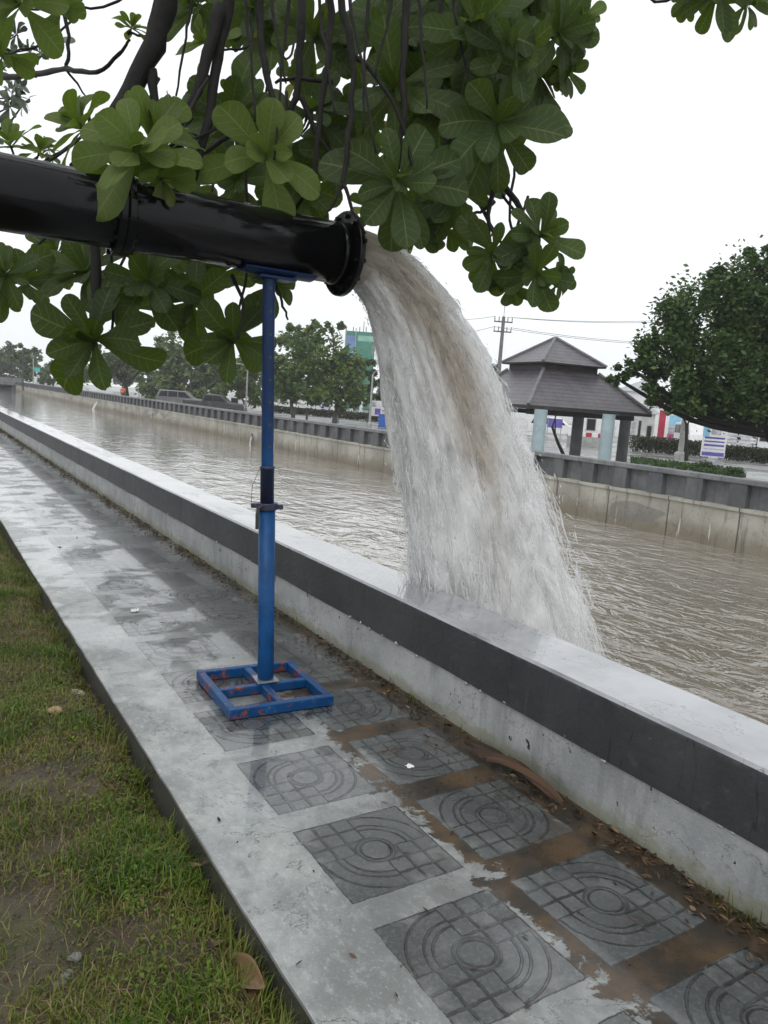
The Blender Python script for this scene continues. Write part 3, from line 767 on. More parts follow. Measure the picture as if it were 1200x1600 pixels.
tree = empty('almond_tree', (-1.3, 5.6, -.06), 'overhanging tree with rosettes of large glossy green leaves hanging around the black pipe', 'tree')
TO = np.array([-1.3, 5.6, -.06])
g = MB(); g.tube([(-1.3, 5.6, -.15), (-1.28, 5.58, .4), (-1.2, 5.5, 1.6), (-1.1, 5.4, 2.9), (-.95, 5.3, 3.7)], [.26, .2, .17, .155, .13], 14); g.build('trunk', BARK, tree, True)
def smooth_pts(P, k=4):
    P = [Vector(p) for p in P]; out = []
    for i in range(len(P)-1):
        a, b, c, d = P[max(0, i-1)], P[i], P[i+1], P[min(len(P)-1, i+2)]
        for j in range(k):
            t = j/k; out.append(.5*((2*b)+(c-a)*t+(2*a-5*b+4*c-d)*t*t+(3*b-a-3*c+d)*t**3))
    out.append(P[-1]); return out
def branch(P, r0, r1, name='branch', n=8, wob=.0035):
    q = smooth_pts(P); k = len(q); rg = np.random.default_rng(int(abs(P[0][0]*977+P[-1][2]*313)) % 9999)
    q = [v+Vector(rg.normal(0, wob, 3)) if 0 < i < k-1 else v for i, v in enumerate(q)]
    rad = [(r0+(r1-r0)*i/(k-1))*(1+rg.uniform(-.08, .1)) for i in range(k)]
    g = MB(); g.tube(q, rad, n); return g.build(name, BARK, tree, True)
# main limbs above the frame
LIMBS = [[(-1.0, 5.35, 3.5), (-.2, 5.0, 3.95), (.6, 4.5, 4.15), (1.5, 4.2, 4.3), (2.3, 4.0, 4.4), (3.0, 3.7, 4.45)],
         [(-1.0, 5.35, 3.4), (-.5, 4.6, 3.75), (.1, 4.0, 3.85), (.9, 3.5, 3.95), (1.7, 3.2, 4.05), (2.6, 2.9, 4.1)]]
for L_ in LIMBS: branch(L_, .12, .045, 'branch', 10)
LP = [Vector(p) for L_ in LIMBS for p in smooth_pts(L_, 6)[6:]]
def pb(pts, D): # pixel path -> 3-D at depth(s)
    return [dep(px, py, D if isinstance(D, (int, float)) else D[i]) for i, (px, py) in enumerate(pts)]
def nearest(p):
    return min(LP, key=lambda q: (q.x-p[0])**2+(q.y-p[1])**2+.15*(q.z-p[2])**2)
CAM_V = Vector((0, 0, 1.5))
def hang(pts, D, w0, w1, up=True):
    P = [Vector(p) for p in pb(pts, D)]; d0 = D if isinstance(D, (int, float)) else D[0]; d1 = D if isinstance(D, (int, float)) else D[-1]
    if 330 < pts[0][0] < 660: P = [CAM_V+(p-CAM_V)*.93 for p in P]
    if up:
        q = nearest(P[0]); P = [q, q.lerp(P[0], .6)+Vector((0, 0, .05))] + P
    branch(P, w0*d0/FPX/2*1.1, w1*d1/FPX/2, 'branch')
# thick limb that comes down to the pipe and carries on behind it
hang([(262, -20), (240, 70), (195, 160), (162, 212), (140, 245), (118, 266)], [3.55, 3.58, 3.6, 3.62, 3.62, 3.62], 38, 22)
hang([(150, 235), (147, 330), (150, 420), (146, 520), (148, 548)], [3.64, 3.75, 3.75, 3.72, 3.7], 20, 9, False)
hang([(237, 110), (242, 160), (246, 210)], 3.6, 17, 8, False)
B_ = [([(360, -10), (340, 90), (325, 190), (300, 292)], 3.75, 22, 11), ([(345, 10), (318, 110), (298, 165), (265, 215)], 3.7, 18, 6),
      ([(405, -5), (408, 70), (418, 125), (438, 180), (442, 215), (428, 240)], 3.7, 13, 6), ([(472, -5), (468, 80), (462, 150), (440, 215), (452, 280)], 4.1, 16, 6),
      ([(518, -5), (512, 90), (498, 200), (490, 300)], 3.9, 14, 6), ([(532, -5), (548, 70), (552, 130), (542, 230), (535, 292)], 3.65, 12, 7),
      ([(535, 288), (520, 320), (508, 340)], 3.62, 6, 3), ([(536, 288), (552, 330), (572, 365)], 3.62, 6, 2),
      ([(635, -5), (632, 90), (628, 200), (618, 285)], 3.75, 16, 6), ([(552, 85), (600, 135), (630, 200), (648, 285)], 3.72, 7, 4),
      ([(690, -5), (688, 60), (690, 100)], 3.7, 8, 4), ([(762, -5), (775, 40), (795, 72), (812, 80)], 3.6, 11, 5), ([(720, 145), (705, 200), (690, 250)], 4.0, 13, 8),
      ([(737, 150), (715, 210), (692, 262)], 4.05, 10, 6), ([(778, 275), (815, 330), (832, 370), (848, 400)], 3.8, 9, 5), ([(776, 278), (766, 320), (763, 385)], 3.8, 9, 5),
      ([(772, 315), (755, 328), (738, 335)], 3.85, 6, 4), ([(868, -5), (872, 30), (880, 45)], 3.8, 9, 5), ([(0, 122), (60, 115), (105, 108), (150, 112), (185, 85), (203, 62)], [5.5, 5.0, 4.6, 4.3, 4.2, 4.2], 8, 4),
      ([(100, 12), (108, 70), (103, 108)], 4.6, 6, 5), ([(103, 108), (138, 155)], 4.6, 4, 2), ([(370, 205), (330, 230), (280, 260)], 3.9, 8, 4), ([(520, 130), (470, 122), (430, 130)], 4.1, 7, 4),
      ([(425, 430), (440, 470), (450, 500)], 3.9, 5, 3), ([(362, 430), (380, 480), (372, 530)], 3.85, 6, 4), ([(760, 50), (700, 30), (640, 40)], 4.2, 9, 5), ([(470, 150), (490, 200), (520, 245)], 4.1, 8, 5)]
B_ += [([(x_, -5), (x_+dx*.4, y_*.4), (x_+dx, y_)], D_q, 7, 3) for x_, dx, y_, D_q in ((385, 14, 190, 3.5), (450, -22, 250, 3.6), (498, 26, 180, 3.5), (575, -8, 210, 3.6), (655, 12, 170, 3.5), (612, -25, 120, 3.5), (708, 30, 150, 3.5), (300, -25, 150, 3.5), (425, 22, 130, 3.4), (548, 40, 240, 3.45))]
for pts, D, a, b in B_: hang(pts, D, a, b, pts[0][1] < 0)
# rosettes: px, py, diameter px, depth, axis (right, up, towards camera), kind
RO = [(215, 240, 215, 3.05, (.15, .1, .9), 1), (130, 205, 150, 3.55, (-.4, .5, .4), 1), (232, 222, 190, 3.2, (.35, .5, .7), 1), (188, 268, 150, 3.12, (-.3, -.6, .7), 1), (250, 275, 130, 3.15, (.3, -.7, .6), 1), (415, 248, 190, 3.45, (.1, -.1, .9), 1), (620, 290, 215, 3.5, (.0, -.15, 1), 0),
      (775, 195, 235, 3.65, (.15, -.2, .95), 0), (620, 140, 200, 3.7, (-.2, .1, .85), 0), (745, 50, 220, 3.55, (-.1, -.2, .9), 0), (800, 85, 150, 3.5, (.3, -.3, .8), 0),
      (868, 55, 170, 3.75, (.4, -.1, .75), 0), (905, 35, 90, 3.75, (.4, .2, .8), 1), (770, 395, 130, 3.75, (0, -.3, .9), 0), (842, 372, 150, 3.75, (.2, .3, .75), 0), (838, 425, 130, 3.7, (.1, -.5, .7), 0), (715, 300, 150, 3.95, (.2, .1, .8), 0),
      (150, 530, 200, 3.72, (-.05, -.1, 1), 0), (365, 530, 160, 3.85, (.2, -.4, .8), 0), (140, 430, 170, 3.95, (-.2, .2, .85), 0), (230, 440, 170, 3.95, (.2, .0, .9), 0), (10, 430, 130, 3.8, (-.3, -.1, .8), 0),
      (300, 470, 150, 4.1, (.1, -.2, .9), 0), (425, 445, 110, 4.0, (.4, -.3, .7), 0), (1122, -12, 140, 3.6, (0, -.4, .85), 0), (1165, 5, 100, 3.7, (.4, -.4, .7), 0), (1085, -5, 80, 3.7, (-.4, -.3, .7), 0),
      (205, 45, 70, 4.2, (.1, 1, .1), 1), (35, 10, 160, 4.2, (-.1, -.3, .8), 1), (95, 15, 100, 4.3, (.4, -.2, .6), 1), (18, 232, 110, 3.7, (0, .7, .5), 1), (60, 240, 90, 4.2, (.2, .8, .4), 1), (5, 85, 110, 4.4, (-.3, -.4, .8), 1),
      (545, 75, 120, 4.3, (-.3, .1, .8), 0), (490, 60, 170, 4.2, (.1, -.2, .9), 0), (430, 60, 150, 4.4, (-.2, .1, .9), 0), (330, 70, 120, 4.0, (-.5, .5, .5), 1), (310, 10, 130, 4.1, (-.4, -.1, .8), 0), (395, 20, 130, 4.3, (0, -.2, .9), 0),
      (365, 190, 190, 4.3, (-.1, .2, .9), 0), (290, 200, 150, 4.4, (-.3, .4, .7), 0), (480, 180, 170, 4.2, (.1, .2, .9), 0), (530, 240, 160, 4.3, (.2, .0, .9), 0), (470, 290, 170, 4.4, (-.1, -.1, .9), 0), (370, 285, 150, 4.2, (.0, -.3, .9), 0),
      (560, 190, 150, 4.4, (-.2, .2, .8), 0), (690, 190, 170, 4.3, (.1, .2, .9), 0), (690, 120, 170, 4.2, (0, .1, .9), 0), (660, 40, 140, 4.4, (.1, -.2, .9), 0), (840, 120, 160, 4.0, (.4, -.1, .8), 0), (700, 360, 100, 4.1, (.1, -.2, .9), 0),
      (655, 350, 110, 4.0, (.0, -.4, .8), 0), (880, 110, 100, 3.9, (.6, -.3, .6), 0), (300, 330, 120, 4.3, (.1, .3, .8), 0), (445, 345, 120, 4.5, (-.1, .2, .9), 0), (200, 480, 120, 4.2, (.3, -.2, .8), 0), (800, 440, 90, 3.85, (-.1, -.5, .8), 0), (870, 440, 80, 3.75, (.5, -.5, .6), 0),
      (40, 440, 110, 4.2, (.2, -.2, .8), 0), (330, 430, 130, 4.3, (0, -.1, .9), 0), (270, 410, 130, 4.4, (0, .1, .9), 0), (90, 400, 130, 4.4, (0, .2, .9), 0), (740, 110, 150, 4.4, (0, 0, 1), 0), (800, 20, 140, 4.2, (.2, -.1, .9), 0), (240, 330, 110, 3.95, (.2, .2, .8), 0)]
rg = np.random.default_rng(99)
def place_rosette(px, py, dia, D, axis, kind, twig=True):
    p = dep(px, py, D); L = dia/2*D/FPX*1.1
    a = RT*axis[0]+UP*axis[1]-FW*axis[2]; a = Vector(a+rg.normal(0, .12, 3)).normalized()
    o = bpy.data.objects.new('leaf_cluster', (VARB[rg.integers(3)] if kind == 1 else VAR[rg.integers(9)])); COL.objects.link(o); o.parent = tree
    o.location = tuple(p-TO); q = a.to_track_quat('Z', 'Y') @ Matrix.Rotation(rg.uniform(0, 6.28), 4, 'Z').to_quaternion(); o.rotation_mode = 'QUATERNION'; o.rotation_quaternion = q; s_ = L; o.scale = (s_, s_, s_)
    if twig:
        P0 = Vector(p)-a*L*.1; e = P0-a*L*.55+Vector((0, 0, .06)); up_ = nearest(P0); 
        if P0.z < 1.9: up_ = Vector((P0.x+rg.normal(0, .05), max(PY+.32, P0.y+.1), 2.75))
        qd = dep(px+(610-px)*.22+rg.normal(0, 14), min(py-dia*.55, py+(60-py)*.35), D+.35)
        if P0.z >= 1.9: up_ = Vector(qd)
        m_ = e.lerp(up_, .45)+Vector((rg.normal(0, .05), rg.normal(0, .05), -.08))
        branch([up_, m_, e, P0], .0085, .0055, 'twig', 6, .003)
rgx = np.random.default_rng(17)
for k in range(15):
    px, py = rgx.uniform(590, 870), rgx.uniform(-30, 250)
    if px > 860-max(0, py-120)*.5: px -= 90
    RO.append((px, py, rgx.uniform(110, 180), rgx.uniform(3.95, 4.5), (rgx.normal(0, .25), rgx.normal(-.05, .25), .9), 0))
for r_ in RO: place_rosette(*r_)
print('rosettes', len(RO))
# filler rosettes deeper in the crown: one mesh
g = MB(); rg2 = np.random.default_rng(5)
def baked(g, p, a, L, seed):
    q = (Matrix.Translation(Vector(p)) @ a.to_track_quat('Z', 'Y').to_matrix().to_4x4() @ rot('Z', rg2.uniform(0, 360)) @ Matrix.Scale(L, 4))
    r_ = rosette_mesh(300+seed % 7, 9, .4)
    b = len(g.v); g.v += [tuple(q @ Vector(v)) for v in r_.v]; g.f += [tuple(b+i for i in f) for f in r_.f]; g.m += r_.m; g.uv += r_.uv; g.c += r_.c; g.hasuv = True
cnt = 0
for k in range(400):
    px, py = rg2.uniform(250, 880), rg2.uniform(-160, 330)
    lim = 880 if py < 150 else 840-(py-150)*.9
    if px > lim or (px < 330 and py < 130) or (555 < px < 625 and -60 < py < 75): continue
    if py > 285 + 0*px and px > 600: continue
    a = Vector(RT*rg2.normal(0, .4)+UP*rg2.normal(-.1, .4)-FW*.9).normalized()
    D = rg2.uniform(4.4, 5.4); baked(g, dep(px, py, D), a, rg2.uniform(.19, .27), k); cnt += 1
    if cnt > 62: break
o = g.build('leaf_mass', [LEAF, BARK], tree, True, True); o['kind'] = 'stuff'

# a second, more distant tree of the same kind at the upper left
t2 = empty('almond_tree', (-1.6, 12.0, -.06), 'second almond tree with sparse small-looking leaf rosettes at the upper left edge, behind the pipe', 'tree')
g = MB(); g.tube([(-1.6, 12, -.2), (-1.55, 12, 1.5), (-1.2, 11.8, 3.0), (-.4, 11.4, 4.2), (.6, 11, 5.2)], [.22, .17, .14, .09, .04], 10); g.build('trunk', BARK, t2, True)
g = MB(); gb = MB(); rg2 = np.random.default_rng(55)
for k in range(46):
    px, py = rg2.uniform(-120, 105), rg2.uniform(40, 265)
    if px > 40 and py > 100 and rg2.uniform() < .5: px = rg2.uniform(-100, 50)
    D = rg2.uniform(8.5, 11); p = dep(px, py, D)
    a = Vector((rg2.normal(0, .6), rg2.normal(-.3, .6), rg2.uniform(.1, 1))).normalized(); baked(g, p, a, rg2.uniform(.17, .26), k)
    q = dep(px-rg2.uniform(30, 120), py+rg2.uniform(-20, 50), D+.3); gb = MB(); gb.tube([Vector(p), Vector((p+q)/2)+Vector((0, 0, -.05)), Vector(q)], [.008, .012, .018], 5); gb.build('branch', BARK, t2, True)
g.build('crown', [M_('dull_leaf', (.045, .065, .035), .35, .4, 5), BARK], t2, True)
# ================================================================== GRASS, LITTER, SMALL THINGS NEAR THE CAMERA
def mat_attr(name, cols, rough=.5, trans=0.0):
    """colour ramp driven by the red vertex value, green = brightness"""
    m, t, P, O = start(name)
    a = t.nodes.new('ShaderNodeAttribute'); a.attribute_name = 'Col'; cr, cg, cb = sep(a.outputs['Vector'])
    rp = t.nodes.new('ShaderNodeValToRGB'); t.links.new(cr.v, rp.inputs[0]); e = rp.color_ramp.elements
    for i, c in enumerate(cols):
        q = e[i] if i < 2 else e.new(1)
        q.position = i/(len(cols)-1); q.color = (*c, 1)
    n = noise(wpos(), 1.5, 4)
    br = mix((cg*.7+n*.5).step(.1, 1.0), (.55, .55, .55), (1.25, 1.25, 1.25))
    mm = t.nodes.new('ShaderNodeMix'); mm.data_type = 'RGBA'; mm.blend_type = 'MULTIPLY'; mm.inputs[0].default_value = 1
    t.links.new(rp.outputs[0], mm.inputs[6]); t.links.new(br, mm.inputs[7])
    t.links.new(mm.outputs[2], P.inputs['Base Color']); P.inputs['Roughness'].default_value = rough; P.inputs['Specular IOR Level'].default_value = .3
    if trans:
        tl = t.nodes.new('ShaderNodeBsdfTranslucent'); t.links.new(mm.outputs[2], tl.inputs[0]); ms = t.nodes.new('ShaderNodeMixShader'); ms.inputs[0].default_value = trans
        t.links.new(P.outputs[0], ms.inputs[1]); t.links.new(tl.outputs[0], ms.inputs[2]); t.links.new(ms.outputs[0], O.inputs[0])
    return m
GRASS = mat_attr('turf_grass', [(.075, .145, .014), (.13, .18, .024), (.19, .175, .042), (.25, .195, .095)], .45, .3)
def gz(x, y):
    e = max(0, 1-(.82-x)/.18); return -.06-.075*e+.022*sgn_noise(x, y, 2.2)+.012*sgn_noise(x, y, 7.1)
rg = np.random.default_rng(12)
def blade(g, x, y, z, L, wd, az, lean, col):
    dx, dy = math.cos(az), math.sin(az); px_, py_ = -dy*wd, dx*wd
    V = []; 
    for k, (f, w_) in enumerate(((0, 1), (.55, .8), (1, .08))):
        h = L*f*math.cos(lean*f); o = L*f*math.sin(lean*f)
        V += [(x+dx*o-px_*w_, y+dy*o-py_*w_, z+h), (x+dx*o+px_*w_, y+dy*o+py_*w_, z+h)]
    g.add(V, [(0, 1, 3, 2), (2, 3, 5, 4)], 0, None, [col]*6)
g = MB(); made = 0
while made < 95000:
    y = 1.1+11*rg.uniform()**2.0; x = .80-1.15*rg.uniform()**(1.15)
    if x < -.1-.0*y and rg.uniform() < .5: continue
    bare = sgn_noise(x, y, 2.6)*.55 + .5*math.exp(-((x-.30)/.2)**2-((y-2.15)/.35)**2) + .35*math.exp(-((x-.45)/.2)**2-((y-3.0)/.3)**2)+sgn_noise(x+3, y, 6.0)*.35+rg.normal(0, .16)
    near_edge = x > .66
    if bare > .36 + (.2 if y > 3 else 0) and not (near_edge and rg.uniform() < .25): made += 1; continue
    lush = max(0, -bare)
    dry = float(np.clip((.62 if y > 2.9 else .46)-lush*1.2+rg.normal(0, .22), 0, 1)); L = rg.uniform(.018, .045)*(1+lush*1.2)*(1.6 if rg.uniform() < .06 else 1)
    if near_edge and y < 2.6: L *= 1.25
    blade(g, x, y, gz(x, y)-.004, L, rg.uniform(.0011, .0023)*(1+.1*y), rg.uniform(0, 6.28), rg.uniform(.2, 1.35), (dry, rg.uniform(), 0, 1)); made += 1
o = g.build('grass', GRASS, None, False, True); tag(o, 'short worn grass with bare muddy patches beside the footpath', 'grass', kind='stuff')
g = MB(); rgw = np.random.default_rng(41)
for c_ in range(150):
    cx0, cy0 = .80-abs(rgw.normal(0, .22)), 1.15+3.2*rgw.uniform()**1.3
    if cx0 < -.1: continue
    tone_ = rgw.uniform(0, .45)
    for k in range(rgw.integers(6, 22)):
        x, y = cx0+rgw.normal(0, .028), cy0+rgw.normal(0, .034)
        if x > .825: continue
        M = tr(x, y, gz(x, y)+rgw.uniform(.008, .035)) @ rot('Z', rgw.uniform(0, 360)) @ rot('Y', rgw.uniform(-40, 25)); L2 = rgw.uniform(.008, .02); 
        g.add([M @ Vector(v) for v in ((0, 0, 0), (L2*.5, -L2*.34, .002), (L2*.55, 0, 0), (L2*.5, L2*.34, .002), (L2, 0, -.002))], [(0, 1, 2), (0, 2, 3), (1, 4, 2), (2, 4, 3)], 0, None, [(tone_, rgw.uniform(.3, 1), 0, 1)]*5)
for k in range(1600):      # long stems that lean over the footpath edge, and flattened dry ones
    y = 1.1+6*rgw.uniform()**1.5
    if sgn_noise(4, y, 3.1) < .0: continue
    x = .80-abs(rgw.normal(0, .03)); blade(g, x, y, gz(x, y), rgw.uniform(.05, .13), rgw.uniform(.0012, .0022), rgw.normal(.2, 1.0), rgw.uniform(.2, 1.1), (rgw.uniform(0, .8), rgw.uniform(), 0, 1))
for k in range(5000):
    y = 1.1+7*rgw.uniform()**1.7; x = .8-1.0*rgw.uniform(); blade(g, x, y, gz(x, y)+.004, rgw.uniform(.03, .09), rgw.uniform(.0009, .0018), rgw.uniform(0, 6.28), rgw.uniform(1.3, 1.55), (rgw.uniform(.7, 1), rgw.uniform(), 0, 1))
o = g.build('turf_weeds', GRASS, None, False, True); tag(o, 'mixed low weeds and straw among the worn grass', 'weeds', kind='stuff')
CRUMB = M_('soil_crumb', (.085, .062, .04), .75, .4, 30, c2=(.16, .14, .11), lo=.6, hi=.7)
g = MB(); rgc = np.random.default_rng(61)
for k in range(5200):
    y = 1.15+4.5*rgc.uniform()**1.5; x = .81-.9*rgc.uniform(); q = abs(rgc.normal(0, .0032))+.0012; z = gz(x, y)+q*.2
    if k % 60 == 0: q *= 2.4
    a = rgc.uniform(.6, 1.5, 6)
    g.add([(x+q*a[0], y, z), (x, y+q*a[1], z), (x-q*a[2], y+q*.3, z), (x, y-q*a[3], z), (x+q*.2, y, z+q*a[4]), (x, y, z-q)], [(0, 1, 4), (1, 2, 4), (2, 3, 4), (3, 0, 4), (1, 0, 5), (2, 1, 5), (3, 2, 5), (0, 3, 5)])
o = g.build('soil_crumbs', CRUMB); tag(o, 'crumbs of soil and grit on the bare muddy verge', 'soil', kind='stuff')
# weeds and litter along the wall foot
g = MB()
for k in range(1500):
    y = 1.0+24*rg.uniform()**1.6; x = 2.185-abs(rg.normal(0, .03)); 
    if sgn_noise(2, y, 2.4)+rg.normal(0, .2) < .05: continue
    blade(g, x, y, -.002, rg.uniform(.02, .075), .0016*(1+.06*y), rg.uniform(2.2, 4.2), rg.uniform(.1, .9), (rg.uniform(0, .7), rg.uniform(), 0, 1))
o = g.build('weeds', GRASS, None, False, True); tag(o, 'thin weeds sprouting along the foot of the near parapet', 'weeds', kind='stuff')
LITTER = mat_attr('leaf_litter', [(.025, .016, .010), (.06, .032, .017), (.115, .062, .028), (.2, .135, .075)], .5)
def litter_leaf(g, x, y, z, L, az, rg, col, curl=.5, hw=.28):
    M = tr(x, y, z) @ rot('Z', math.degrees(az)) @ rot('X', rg.normal(0, 22)) @ rot('Y', rg.normal(0, 14))
    V = []; n = 7
    for i in range(n):
        r = i/(n-1); h = hw*math.sin(math.pi*min(1, max(.04, r**.85)))+.01
        for s_ in (-1, 0, 1): V.append(M @ Vector(((r-.5)*L, s_*h*L*.8, curl*L*(.35*s_*s_*h*2+.25*(r-.5)**2)+.003+.01*L*math.sin(r*9+s_))))
    F = [(i*3+j, i*3+j+1, (i+1)*3+j+1, (i+1)*3+j) for i in range(n-1) for j in range(2)]
    g.add(V, F, 0, None, [col]*len(V))
g = MB()
for k in range(4200):
    y = 1.0+26*rg.uniform()**1.5; x = 2.175-abs(rg.normal(0, .07+.03*max(0, sgn_noise(1, y, 1.9))))
    if sgn_noise(5, y, 1.7) < -.35 and rg.uniform() < .7: continue
    litter_leaf(g, x, y, .004+rg.uniform(0, .012), rg.uniform(.01, .036)*(1+.03*y), rg.normal(1.57, .8), rg, (rg.uniform()**2.2, rg.uniform(), 0, 1), rg.uniform(.2, 1), rg.uniform(.06, .3))
for k in range(160):
    y = 1.0+9*rg.uniform(); x = rg.uniform(1.2, 2.1) if rg.uniform() < .8 else rg.uniform(.85, 1.2)
    litter_leaf(g, x, y, .003, rg.uniform(.01, .03), rg.uniform(0, 6.28), rg, (rg.uniform()**1.4, rg.uniform(), 0, 1), .4, .2)
for k in range(260):
    y = 1.15+3.5*rg.uniform(); x = .8-abs(rg.normal(0, .09))
    litter_leaf(g, x, y, gz(x, y)+.006, rg.uniform(.02, .06), rg.uniform(0, 6.28), rg, (rg.uniform()**1.2, rg.uniform(), 0, 1), .7, rg.uniform(.08, .3))
o = g.build('leaf_litter', LITTER, None, True, True); tag(o, 'brown leaf litter gathered along the foot of the near parapet', 'leaf litter', kind='stuff')
def one_leaf(px, py, L, az, label, c, cat='dry leaf', zz=-.06, hw=.2, curl=.8, group=None):
    p = at(px, py, 2, zz); z = gz(p[0], p[1])+.012 if p[0] < .82 else .008
    g = MB(); litter_leaf(g, p[0], p[1], z, L, R(az), np.random.default_rng(int(px)), (c, .6, 0, 1), curl, hw)
    o = g.build('dry_leaf', LITTER, None, True, True); me = o.data; me.transform(tr(-p[0], -p[1], -z)); o.location = (p[0], p[1], z); tag(o, label, cat, group)
    sm = o.modifiers.new('Subdivision', 'SUBSURF'); sm.levels = 1; sm.render_levels = 2
    so = o.modifiers.new('Solidify', 'SOLIDIFY'); so.thickness = .002
one_leaf(386, 1508, .25, 108, 'large curled tan dry leaf lying in the gap at the footpath edge', .85, curl=1.0)
one_leaf(398, 1560, .12, 70, 'small reddish brown dry leaf below the large tan one at the footpath edge', .5)
one_leaf(330, 1428, .13, 60, 'dark brown wet leaf against the footpath edge, above the large tan leaf', .25)
one_leaf(290, 1345, .12, 150, 'crumpled light brown leaf in the grass near the footpath edge', .9, hw=.14)
# dry sheath against the wall
g = MB(); rg = np.random.default_rng(4)
for k in range(5):
    y0, y1 = 2.52-.05*k, 2.02-.03*k; P = []
    n = 12; V = []
    for i in range(n):
        f = i/(n-1); y = y0+(y1-y0)*f; wv = .014*math.sin(f*7+k*2); x = 2.10+.035*f+wv-.014*k; z = .012+.025*math.sin(f*3.1)*(1+.3*k)+.004*k
        h = (.003+.0065*math.sin(math.pi*f)**.7)*(1.1-.12*k)
        V += [(x-h, y, z-.004), (x, y+.01, z+.014), (x+h*1.1, y, z+.018)]
    g.add(V, [(i*3+j, i*3+j+1, (i+1)*3+j+1, (i+1)*3+j) for i in range(n-1) for j in range(2)], 0, None, [(.16+.07*k, .05+.12*k, 0, 1)]*len(V))
o = g.build('dry_frond', LITTER, None, True, True); tag(o, 'long torn strip of brown dry frond lying against the wall foot', 'dry frond')
# stones
STONE = M_('pale_stone', (.30, .26, .20), .6, .25, 18, bmp=.4, c2=(.42, .38, .3)); STONEG = M_('grey_stone', (.16, .16, .15), .55, .3, 22, bmp=.5)
def rock(px, py, sx, sy, sz, label, mat, seed, group=None):
    p = at(px, py, 2, -.06); z = gz(p[0], p[1]); rg = np.random.default_rng(seed); ph = rg.uniform(0, 6, 6)
    g = MB(); V = []; n, k = 14, 9
    for i in range(k):
        th = math.pi*i/(k-1)
        for j in range(n):
            a = 2*math.pi*j/n; r = 1+.16*math.sin(2*a+ph[0]+th)+.12*math.sin(3*a+ph[1]+2*th)+.07*math.sin(7*a+ph[2]-3*th)
            V.append((sx*r*math.sin(th)*math.cos(a), sy*r*math.sin(th)*math.sin(a), sz*.7+sz*r*math.cos(th)))
    F = [(i*n+j, i*n+(j+1) % n, (i+1)*n+(j+1) % n, (i+1)*n+j) for i in range(k-1) for j in range(n)]
    g.add(V, F); o = g.build('stone', mat, None, True); o.location = (p[0], p[1], z-.004); tag(o, label, 'stone', group)
rock(122, 1080, .035, .05, .02, 'flat pale stone sunk in the grass beside the footpath, the higher of two', STONE, 1)
rock(86, 1122, .032, .028, .022, 'round tan stone in the grass, lower left of the flat pale stone', M_('tan_stone', (.32, .23, .12), .6, .25, 14, bmp=.4), 2)
rock(117, 1488, .018, .016, .012, 'small grey stone in bare mud, uppermost of three near the lower left corner', STONEG, 3)
rock(104, 1510, .016, .014, .010, 'small grey stone in bare mud, middle one of three near the lower left corner', STONEG, 4)
rock(92, 1524, .018, .013, .009, 'small grey stone in bare mud, lowest of three near the lower left corner', STONEG, 5)
def scrap(px, py, s_, seed, label):
    p = at(px, py, 2, 0); rg = np.random.default_rng(seed); g = MB(); V = []; n = 6
    for i in range(n):
        for j in range(n): V.append(((i/(n-1)-.5)*s_*rg.uniform(.7, 1.2), (j/(n-1)-.5)*s_*rg.uniform(.7, 1.2), .003+abs(rg.normal(0, s_*.12))))
    g.add(V, [(i*n+j, i*n+j+1, (i+1)*n+j+1, (i+1)*n+j) for i in range(n-1) for j in range(n-1)])
    o = g.build('paper_scrap', WHITEP, None); o.location = tuple(p); so = o.modifiers.new('Solidify', 'SOLIDIFY'); so.thickness = .001; tag(o, label, 'scrap')
scrap(211, 955, .055, 1, 'crumpled white scrap on the cement strip behind the blue stand')
scrap(93, 854, .04, 2, 'tiny white scrap far along the wet footpath')
scrap(640, 1199, .03, 3, 'small white scrap on a dark patterned tile in front of the blue stand')
# leafy weed at the bottom edge of the path
def weed(px, py, label, seed, n=26, s_=.02):
    p = at(px, py, 2, -.06); p[2] = gz(min(.81, p[0]), p[1]); rg = np.random.default_rng(seed); g = MB()
    root = empty('leafy_weed', p, label, 'weed')
    gs = MB()
    for k in range(7):
        a = rg.uniform(0, 6.28); L = rg.uniform(.03, .085); e = Vector((math.cos(a)*L*.7, math.sin(a)*L*.7, L*.75)); b_ = Vector(p)
        gs.tube([b_, b_+e*.5+Vector((0, 0, .008)), b_+e], .001, 4)
        for q in range(5):
            f = rg.uniform(.35, 1); c = b_+e*f; M = Matrix.Translation(c) @ rot('Z', rg.uniform(0, 360)) @ rot('Y', rg.uniform(-45, 20)); L2 = s_*rg.uniform(.6, 1.2)
            V = [M @ Vector(v)*1 for v in ((0, 0, 0), (L2*.5, -L2*.33, .002), (L2*.5, 0, 0), (L2*.5, L2*.33, .002), (L2, 0, -.002))]
            g.add(V, [(0, 1, 2), (0, 2, 3), (1, 4, 2), (2, 4, 3)], 0, None, [(rg.uniform(0, .35), rg.uniform(.5, 1), 0, 1)]*5)
    g.build('foliage', GRASS, root, True, True); gs.build('stem', GRASS, root, True)
weed(462, 1592, 'small green broad-leaved weed growing against the footpath edge at the bottom', 3)
weed(232, 1215, 'small clump of green weed beside the footpath edge, left of the patterned tiles', 4, s_=.016)

